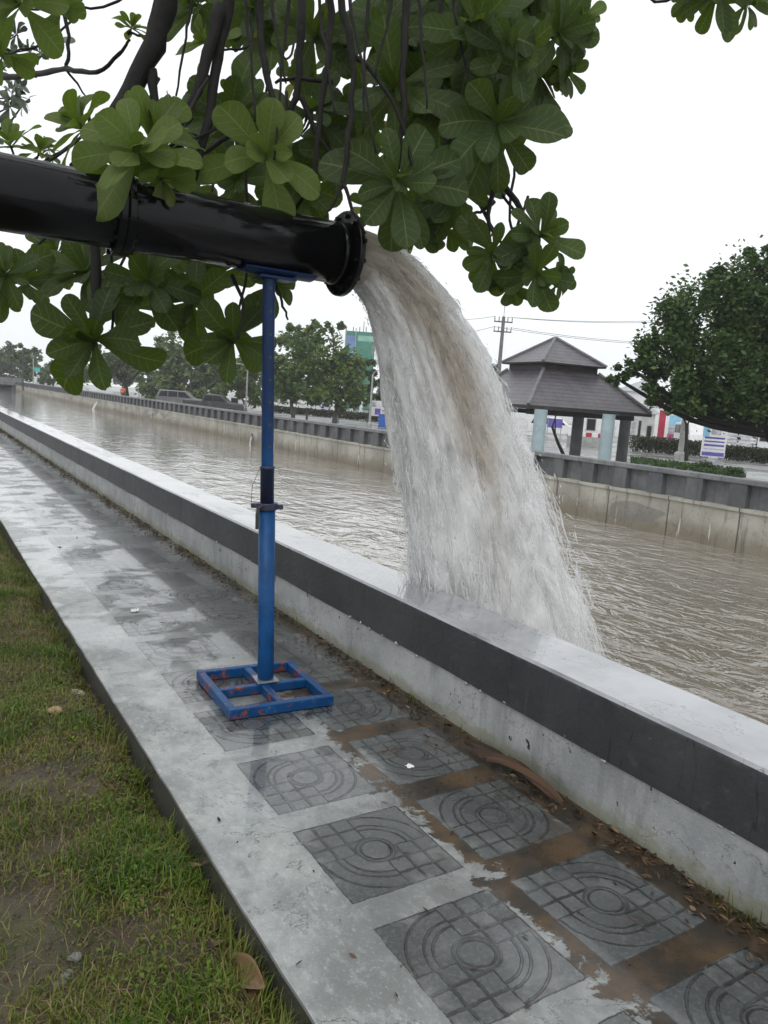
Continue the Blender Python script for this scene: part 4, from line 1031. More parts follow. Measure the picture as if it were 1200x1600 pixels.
# ================================================================== FAR SIDE
GZ = -.7
def gp(px, D):
    k = (FW[2]+RT[2]*(px-600)/FPX+(1.5-GZ)/D)/UP[2]; return CAM+D*(FW+RT*(px-600)/FPX-UP*k)
def zat(px, py, D): return dep(px, py, D)[2]
def facing(p, extra=0):   # rotation about z that turns local -y towards the camera
    return math.degrees(math.atan2(p[1], p[0]))-90+extra
FOL = {}
def foliage(name, c0, c1, c2):
    if name not in FOL: FOL[name] = mat_attr(name, [c0, c1, c2], .5, .25)
    return FOL[name]
DK = foliage('dense_dark_foliage', (.03, .066, .016), (.06, .11, .026), (.10, .165, .04))
OL = foliage('olive_foliage', (.055, .10, .02), (.105, .17, .035), (.17, .23, .055))
GY = foliage('grey_green_foliage', (.06, .095, .035), (.11, .16, .055), (.18, .23, .09))
BARK2 = M_('grey_bark', (.06, .055, .05), .7, .3, 6, bmp=.5)
def crown_into(g, blobs, n, leaf, seed, D, sub=9, squash=.8):
    rg = np.random.default_rng(seed); wts = np.array([b[2]*b[3] for b in blobs], float); wts /= wts.sum()
    Vs = []; Fs = []; Cs = []
    for (px, py, rx, ry), w_ in zip(blobs, wts):
        c = dep(px, py, D); ax_, az_ = rx*D/FPX, ry*D/FPX; ay_ = (ax_+az_)/2
        nn = int(n*w_); 
        # sub clumps over the blob
        ns = max(4, int(sub*rx*ry/900)+4); dirs = rg.normal(0, 1, (ns, 3)); dirs /= np.linalg.norm(dirs, axis=1)[:, None]; rr = rg.uniform(.35, 1.0, ns)**.6
        cent = dirs*rr[:, None]*np.array([ax_, ay_, az_]); sr = rg.uniform(.16, .36, ns)*min(ax_, az_); tone = rg.uniform(0, 1, ns)
        ci = rg.integers(0, ns, nn); off = rg.normal(0, .55, (nn, 3))*sr[ci][:, None]
        P = c+cent[ci]+off
        A = rg.normal(0, 1, (nn, 3)); A[:, 2] *= .5; A /= np.linalg.norm(A, axis=1)[:, None]
        Bv = np.cross(A, rg.normal(0, 1, (nn, 3))); Bv /= np.linalg.norm(Bv, axis=1)[:, None]
        s1 = leaf*rg.uniform(.6, 1.3, nn)[:, None]; s2 = s1*.55
        q = np.stack([P-A*s1, P-Bv*s2, P+A*s1, P+Bv*s2], 1).reshape(-1, 3)
        b = len(g.v)
        g.v += [tuple(v) for v in q.tolist()]; g.f += [(b+4*i, b+4*i+1, b+4*i+2, b+4*i+3) for i in range(nn)]; g.m += [0]*nn; g.uv += [(0, 0)]*(4*nn)
        tt = np.clip(tone[ci]*.6+rg.uniform(0, .4, nn), 0, 1); b2 = rg.uniform(0, 1, nn)
        for i in range(nn): g.c += [(tt[i], b2[i], 0, 1)]*4
def far_tree(label, px, D, blobs, n, leaf, mat, seed, trunk_w=.2, lean=0.0, limbs=4, group=None, base_px=None, name='tree', bark=None):
    b = gp(px, D); root = empty(name, b, label, 'tree', group); rg = np.random.default_rng(seed)
    g = MB(); crown_into(g, blobs, n, leaf, seed, D); g.build('crown', mat, root, False, True)
    c = np.mean([dep(q[0], q[1]+q[3]*.2, D) for q in blobs], axis=0); g = MB()
    top = Vector((b[0]+(c[0]-b[0])*.6+lean, b[1]+(c[1]-b[1])*.6, b[2]+(c[2]-b[2])*.62))
    bv = Vector(b); mid_ = bv.lerp(top, .5)+Vector((rg.normal(0, .12), 0, 0))
    g.tube(smooth_pts([bv-Vector((0, 0, .2)), bv+Vector((0, 0, .1)), mid_, top]), [trunk_w*(1.25-.05*i) for i in range(13)], 8)
    for q in blobs[:limbs*2]:
        e = Vector(dep(q[0], q[1], D)); s_ = mid_.lerp(top, rg.uniform(.3, 1)); m_ = s_.lerp(e, .5)+Vector((0, 0, -.1*(e-s_).length+.1))
        g.tube(smooth_pts([s_, m_, e]), [trunk_w*.5*(1-.08*i) for i in range(9)], 6)
    g.build('trunk', bark or BARK2, root, True); return root
far_tree('large dense dark tree at the right edge, overlapping the pavilion roof', 1275, 24,
         [(1195, 470, 75, 75), (1100, 515, 75, 70), (1150, 590, 110, 65), (1048, 552, 52, 42), (992, 580, 36, 19), (1250, 540, 110, 130), (1070, 615, 56, 34), (1022, 617, 28, 18), (1130, 450, 40, 30), (1195, 405, 35, 25), (1240, 622, 90, 40), (965, 592, 20, 11), (1110, 624, 60, 26), (1185, 632, 60, 28)], 60000, .088, DK, 1, .24, limbs=6, bark=BARK)
far_tree('slender young tree rising beside the grey post at the right, its thin dark trunk bare', 1072, 43, [(1085, 610, 40, 30), (1060, 630, 30, 20)], 2200, .14, DK, 2, .11, bark=BARK)
far_tree('bushy olive green tree straight behind the jet side of the blue post', 522, 63, [(500, 560, 48, 46), (535, 592, 46, 40), (515, 612, 60, 28), (520, 508, 20, 14), (490, 520, 22, 18), (560, 615, 24, 24), (540, 580, 18, 20)], 9000, .2, OL, 3, .2)
far_tree('olive green tree immediately right of the blue post', 458, 66, [(455, 560, 36, 40), (465, 520, 20, 18), (440, 595, 34, 34), (475, 610, 40, 24), (430, 560, 22, 34)], 7000, .2, OL, 4, .18)
far_tree('pale grey green tree with a tall rounded crown behind the parked cars', 300, 84, [(277, 545, 34, 30), (300, 575, 48, 32), (250, 598, 36, 30), (265, 618, 50, 20), (320, 605, 40, 26), (345, 590, 26, 22)], 9000, .26, GY, 5, .22)
far_tree('light green tree touching the left side of the blue post', 384, 74, [(385, 590, 34, 34), (405, 565, 22, 30), (370, 612, 30, 18), (408, 610, 22, 24), (345, 560, 22, 20)], 5000, .22, OL, 6, .12, lean=-.6)
far_tree('old tree with a thick dark forked trunk, behind the lowest big leaves', 197, 88, [(205, 548, 46, 26), (160, 560, 40, 26), (225, 570, 34, 24), (180, 585, 22, 12)], 5000, .26, GY, 7, .42, bark=BARK)
far_tree('thin upright tree standing among the distant trees at the far left', 36, 108, [(38, 548, 10, 16), (30, 570, 14, 18), (50, 562, 14, 20), (42, 590, 16, 12)], 2600, .3, GY, 8, .16)
far_tree('low dull green tree left of the lowest big leaves, far along the canal', 82, 112, [(85, 578, 26, 16), (105, 585, 22, 14), (70, 590, 18, 10)], 2600, .3, GY, 9, .2)
far_tree('dark tree hidden mostly behind the pavilion roof, beside the power pole', 795, 70, [(800, 582, 22, 14), (775, 590, 24, 16), (830, 588, 22, 14)], 3000, .2, DK, 10, .2)
far_tree('small dark leafy tree beside the falling water, below the green netted building', 575, 70, [(578, 575, 12, 14), (585, 592, 16, 14), (590, 610, 20, 16)], 2600, .18, DK, 11, .12)
far_tree('bare leaning young tree inside the view through the pavilion', 880, 38, [(872, 640, 10, 8), (868, 632, 8, 6)], 300, .14, DK, 12, .09, lean=-.5, bark=BARK)
g = MB(); crown_into(g, [(px, 590+.07*(px-150)-rgq, 26, 22) for px, rgq in ((165, 12), (205, 16), (245, 6), (330, 10), (365, 14), (405, 8), (440, 12), (290, 4), (120, 6), (620, 14), (660, 10), (700, 14), (740, 12))], 16000, .34, 91, 112)
o = g.build('tree_belt', OL, None, False, True); tag(o, 'belt of massed green trees behind the road in the middle distance', 'trees', kind='stuff')
# distant tree line and hill
g = MB(); rg = np.random.default_rng(77); bl = []
for px in range(-140, 1420, 26):
    yh = 582.6+.07*px; bl.append((px, yh-10-rg.uniform(0, 12), 22, rg.uniform(9, 19)))
crown_into(g, bl, 20000, .55, 71, 170)
o = g.build('distant_trees', GY, None, False, True); tag(o, 'hazy far-off belt of trees along the horizon', 'trees', kind='stuff')
g = MB(); crown_into(g, [(-20, 565, 60, 32), (25, 578, 45, 22), (-80, 560, 60, 40)], 6000, .5, 72, 150); o = g.build('wooded_hill', DK, None, False, True); tag(o, 'dark wooded rise at the far left end of the canal', 'trees', kind='stuff')

# ---- pavilion
def mat_roof():
    m, t, P, O = start('pavilion_roof_tiles'); p = wpos(); x, y, z = sep(p)
    n = noise(p, 2.5, 5, .6); row = (z/.125).fract(); ln = row.stepr(.05, .2).mx(row.step(.95, 1.0)*.0)
    col = mix(n.step(.3, .7), (.062, .055, .064), (.10, .09, .102)); col = mix(ln*.9, col, (.018, .018, .02))
    col = mix(noise(p, 12, 4).step(.55, .75)*.3, col, (.23, .22, .22))
    setc(P.inputs['Base Color'], col); P.inputs['Roughness'].default_value = .32; bump(P, row*-1+n*.3, .8, .03); return m
ROOF = mat_roof(); RIDGE = M_('ridge_tile', (.15, .145, .15), .4, .2, 5); PAL = M_('pale_blue_pillar', (.36, .47, .50), .45, .12, 2, c2=(.33, .42, .44)); PGR = M_('grey_plaster', (.12, .12, .125), .55, .2, 3); UND = M_('roof_underside', (.05, .045, .045), .7, .2, 4)
cor = np.array([17.25, 19.05]); ea = np.array([5.04, -.81]); ea /= np.linalg.norm(ea); eb = np.array([-ea[1], ea[0]]); SP = 5.1
pc = cor+(ea+eb)*SP/2; pav = empty('pavilion', (pc[0], pc[1], GZ), 'open pavilion with a two-tiered dark tiled roof on round pillars behind the far parapet', 'pavilion')
MPV = tr(pc[0], pc[1], 0) @ rot('Z', math.degrees(math.atan2(ea[1], ea[0])))
def frustum(h0, z0, h1, z1, name, mat, cap0=False):
    g = MB(); q = [(-1, -1), (1, -1), (1, 1), (-1, 1)]
    V = [MPV @ Vector((a*h0, b*h0, z0)) for a, b in q]+[MPV @ Vector((a*h1, b*h1, z1)) for a, b in q]
    F = [(i, (i+1) % 4, 4+(i+1) % 4, 4+i) for i in range(4)]+[(4, 5, 6, 7)]
    if cap0: F.append((3, 2, 1, 0))
    g.add(V, F); return g.build(name, mat, pav)
def hips(h0, z0, h1, z1, name, r=.06):
    for a, b in ((-1, -1), (1, -1), (1, 1), (-1, 1)):
        g = MB(); g.tube([MPV @ Vector((a*h0, b*h0, z0+.02)), MPV @ Vector((a*h1, b*h1, z1+.02))], r, 8); g.build(name, RIDGE, pav)
EZ = 1.66
frustum(2.55, EZ, 1.17, 2.93, 'lower_roof', ROOF); hips(2.55, EZ, 1.17, 2.93, 'ridge_cap')
frustum(2.56, EZ-.12, 2.57, EZ-.004, 'fascia', UND, True)
frustum(1.14, 2.7, 1.14, 3.16, 'roof_neck', UND)
frustum(1.34, 3.13, 1.35, 3.176, 'upper_fascia', UND, True); frustum(1.36, 3.18, .03, 4.14, 'upper_roof', ROOF); hips(1.36, 3.18, .02, 4.14, 'ridge_cap', .05)
for px, D, mt in ((835, 24.6, PAL), (940, 25.2, PAL), (895, 28.6, PGR), (968, 29.2, PGR)):
    c = gp(px, D); g = MB(); g.lathe([(.24, GZ), (.24, GZ+.5), (.21, GZ+.52), (.205, EZ-.12)], tr(c[0], c[1], 0), 20); g.build('pillar', mt, pav, False)
for b in (-1, 1):
    g = MB(); g.box(-2.2, 2.2, b*2.0-.1, b*2.0+.1, EZ-.3, EZ-.125, M=MPV); g.build('beam', UND, pav)
g = MB(); g.box(-2.5, 2.5, -2.5, 2.5, GZ, GZ+.12, M=MPV, bev=.01); g.build('floor_slab', GREYP, pav)

# ---- power pole and wires
b = gp(770, 53); ppt = dep(774, 497, 53); pr = empty('power_pole', b, 'tall concrete power pole with double crossarms behind the pavilion', 'power pole')
g = MB(); g.tube([b, (b[0], b[1], ppt[2])], [.17, .11], 8); g.build('pole', M_('dim_concrete', (.15, .145, .14), .7, .2, 3), pr)
g = MB(); g.tube([(b[0], b[1], ppt[2]), (b[0], b[1], ppt[2]+.85)], .018, 5); g.build('lightning_rod', DARKM, pr)
arm = Vector((RT[0], RT[1], 0)).normalized()
for dz, hw in ((-.35, .62), (-1.0, .6)):
    c = Vector((b[0], b[1], ppt[2]+dz)); g = MB(); g.tube([c-arm*hw, c+arm*hw], .05, 4); ca = g.build('crossarm', DARKM, pr)
    for s_ in (-1, -.5, .5, 1):
        q = c+arm*hw*s_*.95; g = MB(); g.lathe([(.02, 0), (.045, .06), (.03, .12), (.045, .18), (.03, .24), (.045, .3), (.01, .36)], tr(q.x, q.y, q.z), 8); g.build('insulator', GREYP, ca)
for i, (dz, s_, e_) in enumerate(((-.02, .6, (1330, 455)), (-.02, .3, (1330, 462)), (-.7, .6, (1330, 515)), (-.7, -.6, (1330, 522)))):
    a_ = Vector((b[0], b[1], ppt[2]+dz))+arm*s_; e = Vector(dep(*e_, 64)); P = [a_.lerp(e, k/14)-Vector((0, 0, 1.1*4*(k/14)*(1-k/14))) for k in range(15)]
    g = MB(); g.tube(P, .014, 5); o = g.build('power_line', DARKM, None); tag(o, ['uppermost sagging power line running right from the power pole', 'second power line from the top, just under the uppermost', 'third power line from the top, strung from the lower crossarm', 'lowest power line running right from the power pole'][i], 'power line', 'power lines')
for i, e_ in enumerate(((600, 470), (600, 505))):
    a_ = Vector((b[0], b[1], ppt[2]-.02-.68*i))-arm*.6; e = Vector(dep(*e_, 70)); P = [a_.lerp(e, k/10)-Vector((0, 0, .8*4*(k/10)*(1-k/10))) for k in range(11)]
    g = MB(); g.tube(P, .014, 5); o = g.build('power_line', DARKM, None); tag(o, ['upper power line running left from the pole behind the falling water', 'lower power line running left from the pole behind the falling water'][i], 'power line', 'power lines')

# ---- posts
def post(px, D, top_py, label, r=.08, base=True, mat=None, cat='post', group=None, leanpx=0, name='post'):
    b = gp(px, D); zt = zat(px, top_py, D); root = empty(name, b, label, cat, group); t_ = Vector((b[0], b[1], zt))+arm*(leanpx*D/FPX)
    g = MB(); g.lathe([(r, 0), (r*.92, .5), (r*.75, 1.0)], Matrix.Translation(Vector(b)) @ Matrix.Shear('XY', 4, (0, 0)) @ Matrix.Diagonal((1, 1, zt-b[2], 1)), 10); g.build('shaft', mat or GREYP, root, True)
    if base: g = MB(); g.lathe([(r*2.1, 0), (r*2.1, .28), (r*1.3, .4), (r*1.0, .41)], Matrix.Translation(Vector(b)), 10); g.build('base', GREYP, root)
    return root, Vector((b[0], b[1], zt))
def lamp(px, D, top, label, out=1.2):
    root, t_ = post(px, D, top, label, .09, True, None, 'street lamp', 'street lamps on the far promenade', name='street_lamp')
    g = MB(); g.tube(smooth_pts([t_-Vector((0, 0, .1)), t_+Vector((0, 0, .25))+arm*.25*out, t_+Vector((0, 0, .35))+arm*out]), .035, 6); a = g.build('lamp_arm', GREYP, root)
    g = MB(); c = t_+Vector((0, 0, .35))+arm*out; g.box(-.28, .28, -.1, .1, -.09, .03, M=Matrix.Translation(c), bev=.02); g.build('lamp_head', GREYP, root)
lamp(526, 65.5, 560, 'grey street lamp on the promenade, left of the two beside the falling water')
lamp(577, 60, 585, 'grey street lamp on the promenade, right one, half behind the falling water', .8)
lamp(384, 72, 575, 'grey street lamp left of the blue post beside the parked pickup', -1)
post(1062, 45, 612, 'grey concrete post with a thick base beside the printed board at the right', .17, True, GREYP)
post(312, 95, 600, 'thin grey pole far behind the parked cars', .06, False)
post(36, 105, 545, 'tall thin pole among the trees at the far left', .1, False, DARKM)
post(52, 100, 560, 'slim grey pole at the far left, right of the thin upright tree', .08, False)
for i, px in enumerate((459, 479)):
    post(px, 62, 640+i, ['short dark bollard on the promenade, left of two', 'short dark bollard on the promenade, right of two'][i], .1, False, DARKM, 'bollard', 'dark bollards', name='bollard')
# teal sign on a pole, far left
r_, t_ = post(58, 100, 578, 'small teal sign on a pole at the far left end of the canal', .06, False, GREYP, 'sign', name='street_sign')
g = MB(); g.box(-.35, .35, -.03, .03, -.25, .3, M=Matrix.Translation(t_) @ rot('Z', facing(t_))); g.build('sign_panel', M_('teal_sign', (.05, .42, .38), .5, .1, 2), r_)

# ---- printed boards
def board(px, D, top, bot, wpx, label, bands, legs=True, tilt=0, group=None, name='sign_board'):
    b = gp(px, D); z1 = zat(px, top, D); z0 = zat(px, bot, D); wd = wpx*D/FPX/2; root = empty(name, b, label, 'sign board', group)
    M = tr(b[0], b[1], 0) @ rot('Z', facing(b)) @ rot('Y', tilt)
    g = MB(); g.box(-wd, wd, -.03, .03, z0, z1, M=M, bev=.008); bd = g.build('board', WHITEP, root)
    for (x0, x1, y0, y1, mt) in bands:
        g = MB(); g.box(-wd+2*wd*x0, -wd+2*wd*x1, -.038, -.0305, z1+(z0-z1)*y1, z1+(z0-z1)*y0, M=M); g.build('print_band', mt, bd)
    if legs:
        for s_ in (-.8, .8): g = MB(); g.tube([M @ Vector((s_*wd, .06, b[2]-.05)), M @ Vector((s_*wd, .06, z0+.3))], .03, 6); g.build('leg', GREYP, root)
SKYB = M_('light_blue_print', (.25, .5, .68), .5, .15, 3); NAVY = M_('navy_print', (.06, .06, .3), .5, .2, 6); GREYT = M_('grey_print', (.35, .36, .4), .5, .2, 6, c2=(.6, .6, .62)); LAV = M_('pale_lavender_print', (.5, .5, .65), .5, .15, 5)
B1 = [(.0, .28, .02, .42, SKYB), (.35, .75, .12, .35, GREYT), (.1, .93, .42, .47, NAVY), (.1, .93, .53, .57, NAVY), (.1, .93, .63, .69, PURPLE), (.1, .93, .75, .79, LAV), (.05, .97, .86, .97, PURPLE)]
board(1112, 46, 660, 714, 35, 'tall printed board with light blue and violet bands standing on the far promenade', B1, tilt=0)
B2 = [(.1, .9, .08, .3, GREYT), (.08, .92, .42, .6, PURPLE), (.08, .92, .68, .8, LAV), (.08, .92, .85, .96, SKYB)]
board(508, 86, 620, 646, 14, 'small printed board with violet bands under the olive trees', B2)
board(586, 66, 626, 650, 18, 'printed board with a violet block beside the falling water', [(.1, .5, .1, .4, GREYT), (.4, .9, .5, .9, PURPLE)])
board(1050, 63, 641, 690, 27, 'white framed poster board with a blue and pink picture', [(.18, .82, .16, .5, SKYB), (.18, .82, .5, .76, GREYT), (.15, .85, .76, .94, M_('pink_print', (.45, .08, .2), .5, .2, 4))])
b = gp(864, 57); 
g = MB(); g.box(-.55, .55, -.03, .03, zat(864, 668, 57), zat(864, 654, 57), M=tr(b[0], b[1], 0) @ rot('Z', facing(b)), bev=.01); 
o = empty('hanging_banner', (b[0], b[1], GZ), 'violet blue banner seen between the pavilion pillars', 'banner'); g.build('banner_cloth', PURPLE, o)
for s_ in (-.5, .5): g = MB(); g.tube([(b[0]+s_*arm.x, b[1]+s_*arm.y, GZ), (b[0]+s_*arm.x, b[1]+s_*arm.y, zat(864, 652, 57))], .03, 6); g.build('banner_pole', GREYP, o)

# ---- small buildings and walls on the right
def block(px, D, wpx, top, label, name, mat, cat, depth=3.0, base=None, roof=None, wins=(), extra=0):
    b = gp(px, D); wd = wpx*D/FPX/2; z1 = zat(px, top, D); z0 = GZ if base is None else zat(px, base, D); root = empty(name, (b[0], b[1], GZ), label, cat); M = tr(b[0], b[1], 0) @ rot('Z', facing(b)+extra)
    g = MB(); g.box(-wd, wd, 0, depth, z0, z1, M=M, bev=.02); wl_ = g.build('wall', mat, root)
    if roof: g = MB(); h = roof[1]; g.prism([(-wd-.3, z1), (wd+.3, z1), (wd+.3, z1+.12), (0, z1+h), (-wd-.3, z1+.12)], -.3, depth+.3, M @ Matrix(((1, 0, 0, 0), (0, 0, 1, 0), (0, 1, 0, 0.001), (0, 0, 0, 1)))); g.build('roof', roof[0], root)
    for (x0, x1, y0, y1, mt, nm) in wins:
        g = MB(); g.box(-wd+2*wd*x0, -wd+2*wd*x1, -.02, .06, z1+(z0-z1)*y1, z1+(z0-z1)*y0, M=M, bev=.004); w_ = g.build(nm, mt, root)
        if nm == 'window':
            g = MB(); xx0, xx1, zz0, zz1 = -wd+2*wd*x0, -wd+2*wd*x1, z1+(z0-z1)*y1, z1+(z0-z1)*y0; f = .05
            for bx in ((xx0-f, xx0, zz0-f, zz1+f), (xx1, xx1+f, zz0-f, zz1+f), (xx0, xx1, zz1, zz1+f), (xx0, xx1, zz0-f, zz0)): g.box(bx[0], bx[1], -.035, -.003, bx[2], bx[3], M=M)
            g.build('frame', GREYP, w_)
    return root
block(920, 56, 30, 649, 'white guard booth with one dark window, seen through the pavilion', 'guard_booth', WHITEP, 'booth', 1.6, None, None, [(.3, .72, .12, .5, GLASS, 'window')])
# red and white kerb in front of the booth
bq = gp(918, 52); root = empty('striped_kerb', (bq[0], bq[1], GZ), 'low red and white striped kerb in front of the white booth', 'kerb')
for k in range(7):
    M = tr(bq[0], bq[1], 0) @ rot('Z', facing(bq)); g = MB(); g.box(-1.4+.4*k, -1.0+.4*k-.003, -.1, .1, GZ+.66, GZ+.95, M=M, bev=.01); g.build('kerb_block', RED if k % 2 else WHITEP, root)
g = MB(); g.box(-1.4, 1.4, -.12, .12, GZ, GZ+.655, M=M, bev=.01); g.build('kerb_base', GREYP, root)
block(1000, 67, 36, 646, 'white panelled shop front behind the hedge, left of the red pillar', 'shop_building', M_('offwhite_panel', (.6, .6, .58), .5, .1, 1, c2=(.45, .46, .46)), 'building', 5, None, (M_('pale_metal_roof', (.55, .57, .58), .35, .1, 1), 1.0), [(.06, .26, .2, .95, GREYT, 'panel'), (.36, .46, .25, .95, GLASS, 'window'), (.72, .9, .4, .95, GLASS, 'window')])
block(1030, 64.5, 10, 640, 'tall crimson pillar with a white cap beside the framed poster', 'pillar', RED, 'pillar', .5, None, None, [(-.02, 1.02, -.1, .02, WHITEP, 'cap')])
block(995, 80, 66, 612, 'large pale shed with a sloping light roof above the hedge, behind the tree tips', 'shed', WHITEP, 'shed', 8, None, (M_('pale_shed_roof', (.62, .64, .66), .35, .08, 1), 1.2))
block(1176, 60, 12, 673, 'plain white gate pillar at the far right behind the hedge', 'gate_pillar', WHITEP, 'pillar', .6, None, None, [(-.05, 1.05, -.04, .0, GREYP, 'cap')])
block(1192, 66, 22, 664, 'white roadside kiosk at the extreme right behind the gate pillar', 'kiosk', WHITEP, 'kiosk', 2, None, None, [(.2, .8, .3, .6, GLASS, 'window')])
for i, (px, wpx) in enumerate(((1150, 16), (1167, 12))):
    b = gp(px, 62); zt = zat(px, 661, 62); root = empty('parasol', b, ['blue parasol at the right behind the printed board, the larger one', 'smaller blue parasol next to the larger one at the right'][i], 'parasol', 'blue parasols')
    g = MB(); g.lathe([(.02, zt), (.5*wpx*62/FPX, zt-.32), (.5*wpx*62/FPX+.02, zt-.4), (.02, zt-.1)], tr(b[0], b[1], 0), 8); g.build('canopy', M_('royal_blue_cloth', (.03, .08, .45), .6, .2, 4), root)
    g = MB(); g.tube([(b[0], b[1], GZ), (b[0], b[1], zt)], .025, 6); g.build('pole', GREYP, root)
# slatted fence on the right
b = gp(1150, 58); root = empty('slat_fence', b, 'grey slatted fence behind the hedge, between the printed board and the white gate pillar', 'fence'); M = tr(b[0], b[1], 0) @ rot('Z', facing(b))
g = MB()
for k in range(5): g.box(-1.3, 1.3, -.02, .02, GZ+.45+.26*k, GZ+.6+.26*k, M=M)
g.build('slat_panel', GREYT, root)
for s_ in (-1.3, 0, 1.3): g = MB(); g.box(s_-.05, s_+.05, .022, .1, GZ, GZ+1.75, M=M); g.build('post', DARKM, root)
# white fence posts in the middle distance
fr = empty('garden_fence', gp(500, 92), 'dark railing with white posts behind the olive trees', 'fence')
A_, B_2 = Vector(gp(415, 96)), Vector(gp(640, 84)); nP = 16
for k in range(nP+1):
    q = A_.lerp(B_2, k/nP); g = MB(); g.box(-.13, .13, -.13, .13, GZ, GZ+1.9, M=tr(q.x, q.y, 0), bev=.02); g.build('post', WHITEP, fr)
for zz in (.5, 1.0, 1.5): g = MB(); g.tube([A_+Vector((0, 0, zz)), B_2+Vector((0, 0, zz))], .04, 6); g.build('rail', DARKM, fr)
# hedges
HEDGE = foliage('hedge_foliage', (.02, .03, .012), (.04, .05, .018), (.075, .08, .03))
def hedge(px0, px1, D0, D1, h, label, w_=.5, seed=1, mat=HEDGE, name='hedge', n=5000, leaf=.07):
    a, b = gp(px0, D0), gp(px1, D1); rg = np.random.default_rng(seed); c = (a+b)/2; root = empty(name, c, label, 'hedge'); g = MB(); L = np.linalg.norm(b-a)
    for k in range(n):
        f = rg.uniform(); p = a+(b-a)*f; hh_ = h*(1+.08*math.sin(f*40)+.06*math.sin(f*91)); p = p+np.array([rg.uniform(-w_, w_), rg.uniform(-w_, w_), hh_*rg.uniform(0, 1)**.7]); A = rg.normal(0, 1, 3); A /= np.linalg.norm(A); Bv = np.cross(A, rg.normal(0, 1, 3)); Bv /= np.linalg.norm(Bv); s_ = leaf*rg.uniform(.7, 1.4)
        g.add([p-A*s_, p-Bv*s_*.6, p+A*s_, p+Bv*s_*.6], [(0, 1, 2, 3)], 0, None, [(float(np.clip(hh_*0+rg.uniform(), 0, 1)), rg.uniform(), 0, 1)]*4)
    g.build('foliage', mat, root, False, True)
    g = MB(); ns = int(L/1.2)+2
    for k in range(ns): q = a+(b-a)*(k/(ns-1)); g.tube([(q[0], q[1], GZ-.02), (q[0]+.05, q[1], GZ+h*.6)], .02, 5)
    o = g.build('stem', BARK, root); o['kind'] = 'stuff'
hedge(988, 1098, 51, 48, .95, 'long clipped hedge in front of the white shop, left of the printed board', seed=1)
hedge(1128, 1230, 47.5, 45, .85, 'clipped hedge running out of the picture at the right edge', seed=2)
hedge(425, 600, 84, 76, .7, 'low dark hedge under the olive trees in the middle distance', seed=3, n=4000, leaf=.12)
def shrub(px, D, s_, label, seed):
    b = gp(px, D); root = empty('shrub', b, label, 'shrub'); g = MB(); rg = np.random.default_rng(seed)
    for k in range(900):
        d = rg.normal(0, 1, 3); d /= np.linalg.norm(d); d[2] = abs(d[2]); p = b+d*np.array([s_*1.3, s_*1.3, s_])*rg.uniform(.4, 1)*(1+.2*math.sin(d[0]*7+d[1]*5)); A = rg.normal(0, 1, 3); A /= np.linalg.norm(A); Bv = np.cross(A, rg.normal(0, 1, 3)); Bv /= np.linalg.norm(Bv); q = .06*rg.uniform(.7, 1.3)
        g.add([p-A*q, p-Bv*q*.6, p+A*q, p+Bv*q*.6], [(0, 1, 2, 3)], 0, None, [(rg.uniform(0, .7), rg.uniform(), 0, 1)]*4)
    g.build('foliage', DK, root, False, True)
    g = MB()
    for k in range(4): g.tube([tuple(b), tuple(b+np.array([rg.normal(0, s_*.4), rg.normal(0, s_*.4), s_*.7]))], .015, 5)
    g.build('stem', BARK, root); 
shrub(1100, 36, .38, 'rounded dark shrub just behind the far parapet, below the printed board', 1)
shrub(1146, 33, .36, 'rounded dark shrub behind the far parapet, right of the one below the printed board', 2)
g = MB(); rg = np.random.default_rng(8)
for k in range(5000):
    f = rg.uniform(); px = 985+175*f; D = rg.uniform(36, 41)-f*4; b = gp(px, D); p = b+np.array([0, 0, rg.uniform(0, .16)]); A = rg.normal(0, 1, 3); A /= np.linalg.norm(A); Bv = np.cross(A, rg.normal(0, 1, 3)); Bv /= np.linalg.norm(Bv); q = .07
    if sgn_noise(px*.05, D, 1.0) < -.1: continue
    g.add([p-A*q, p-Bv*q*.6, p+A*q, p+Bv*q*.6], [(0, 1, 2, 3)], 0, None, [(rg.uniform(0, .6), rg.uniform(), 0, 1)]*4)
o = g.build('ground_cover', DK, None, False, True); tag(o, 'dark creeping ground cover behind the far parapet at the right', 'ground cover', kind='stuff')

# ---- building with green netting
bld = block(556, 150, 46, 519, 'tall building wrapped in green netting with blue panels, far behind the olive trees', 'tall_building', M_('green_netting', (.03, .16, .11), .8, .25, .35, c2=(.05, .22, .16)), 'building', 12, None, None,
            [(.05, .32, .06, .22, M_('blue_panel', (.13, .2, .42), .5, .2, .4), 'panel'), (.05, .32, .26, .42, SKYB, 'panel'), (.42, .95, .05, .12, M_('pale_green_panel', (.25, .5, .4), .5, .2, .5), 'panel'), (-.01, .03, -.06, 1, GREYP, 'corner_post'), (.33, .36, -.04, 1, GREYP, 'corner_post')])
g = MB(); q = dep(569, 502, 150); g.tube([(q[0], q[1], zat(569, 521, 150)), tuple(q)], .07, 5); g.build('mast', DARKM, bld)
for k in range(4):
    q = dep(552+10*k, 518, 151); g = MB(); g.tube([(q[0], q[1], q[2]-.4), (q[0], q[1], q[2]+.9)], .08, 4); g.build('rod', DARKM, bld)

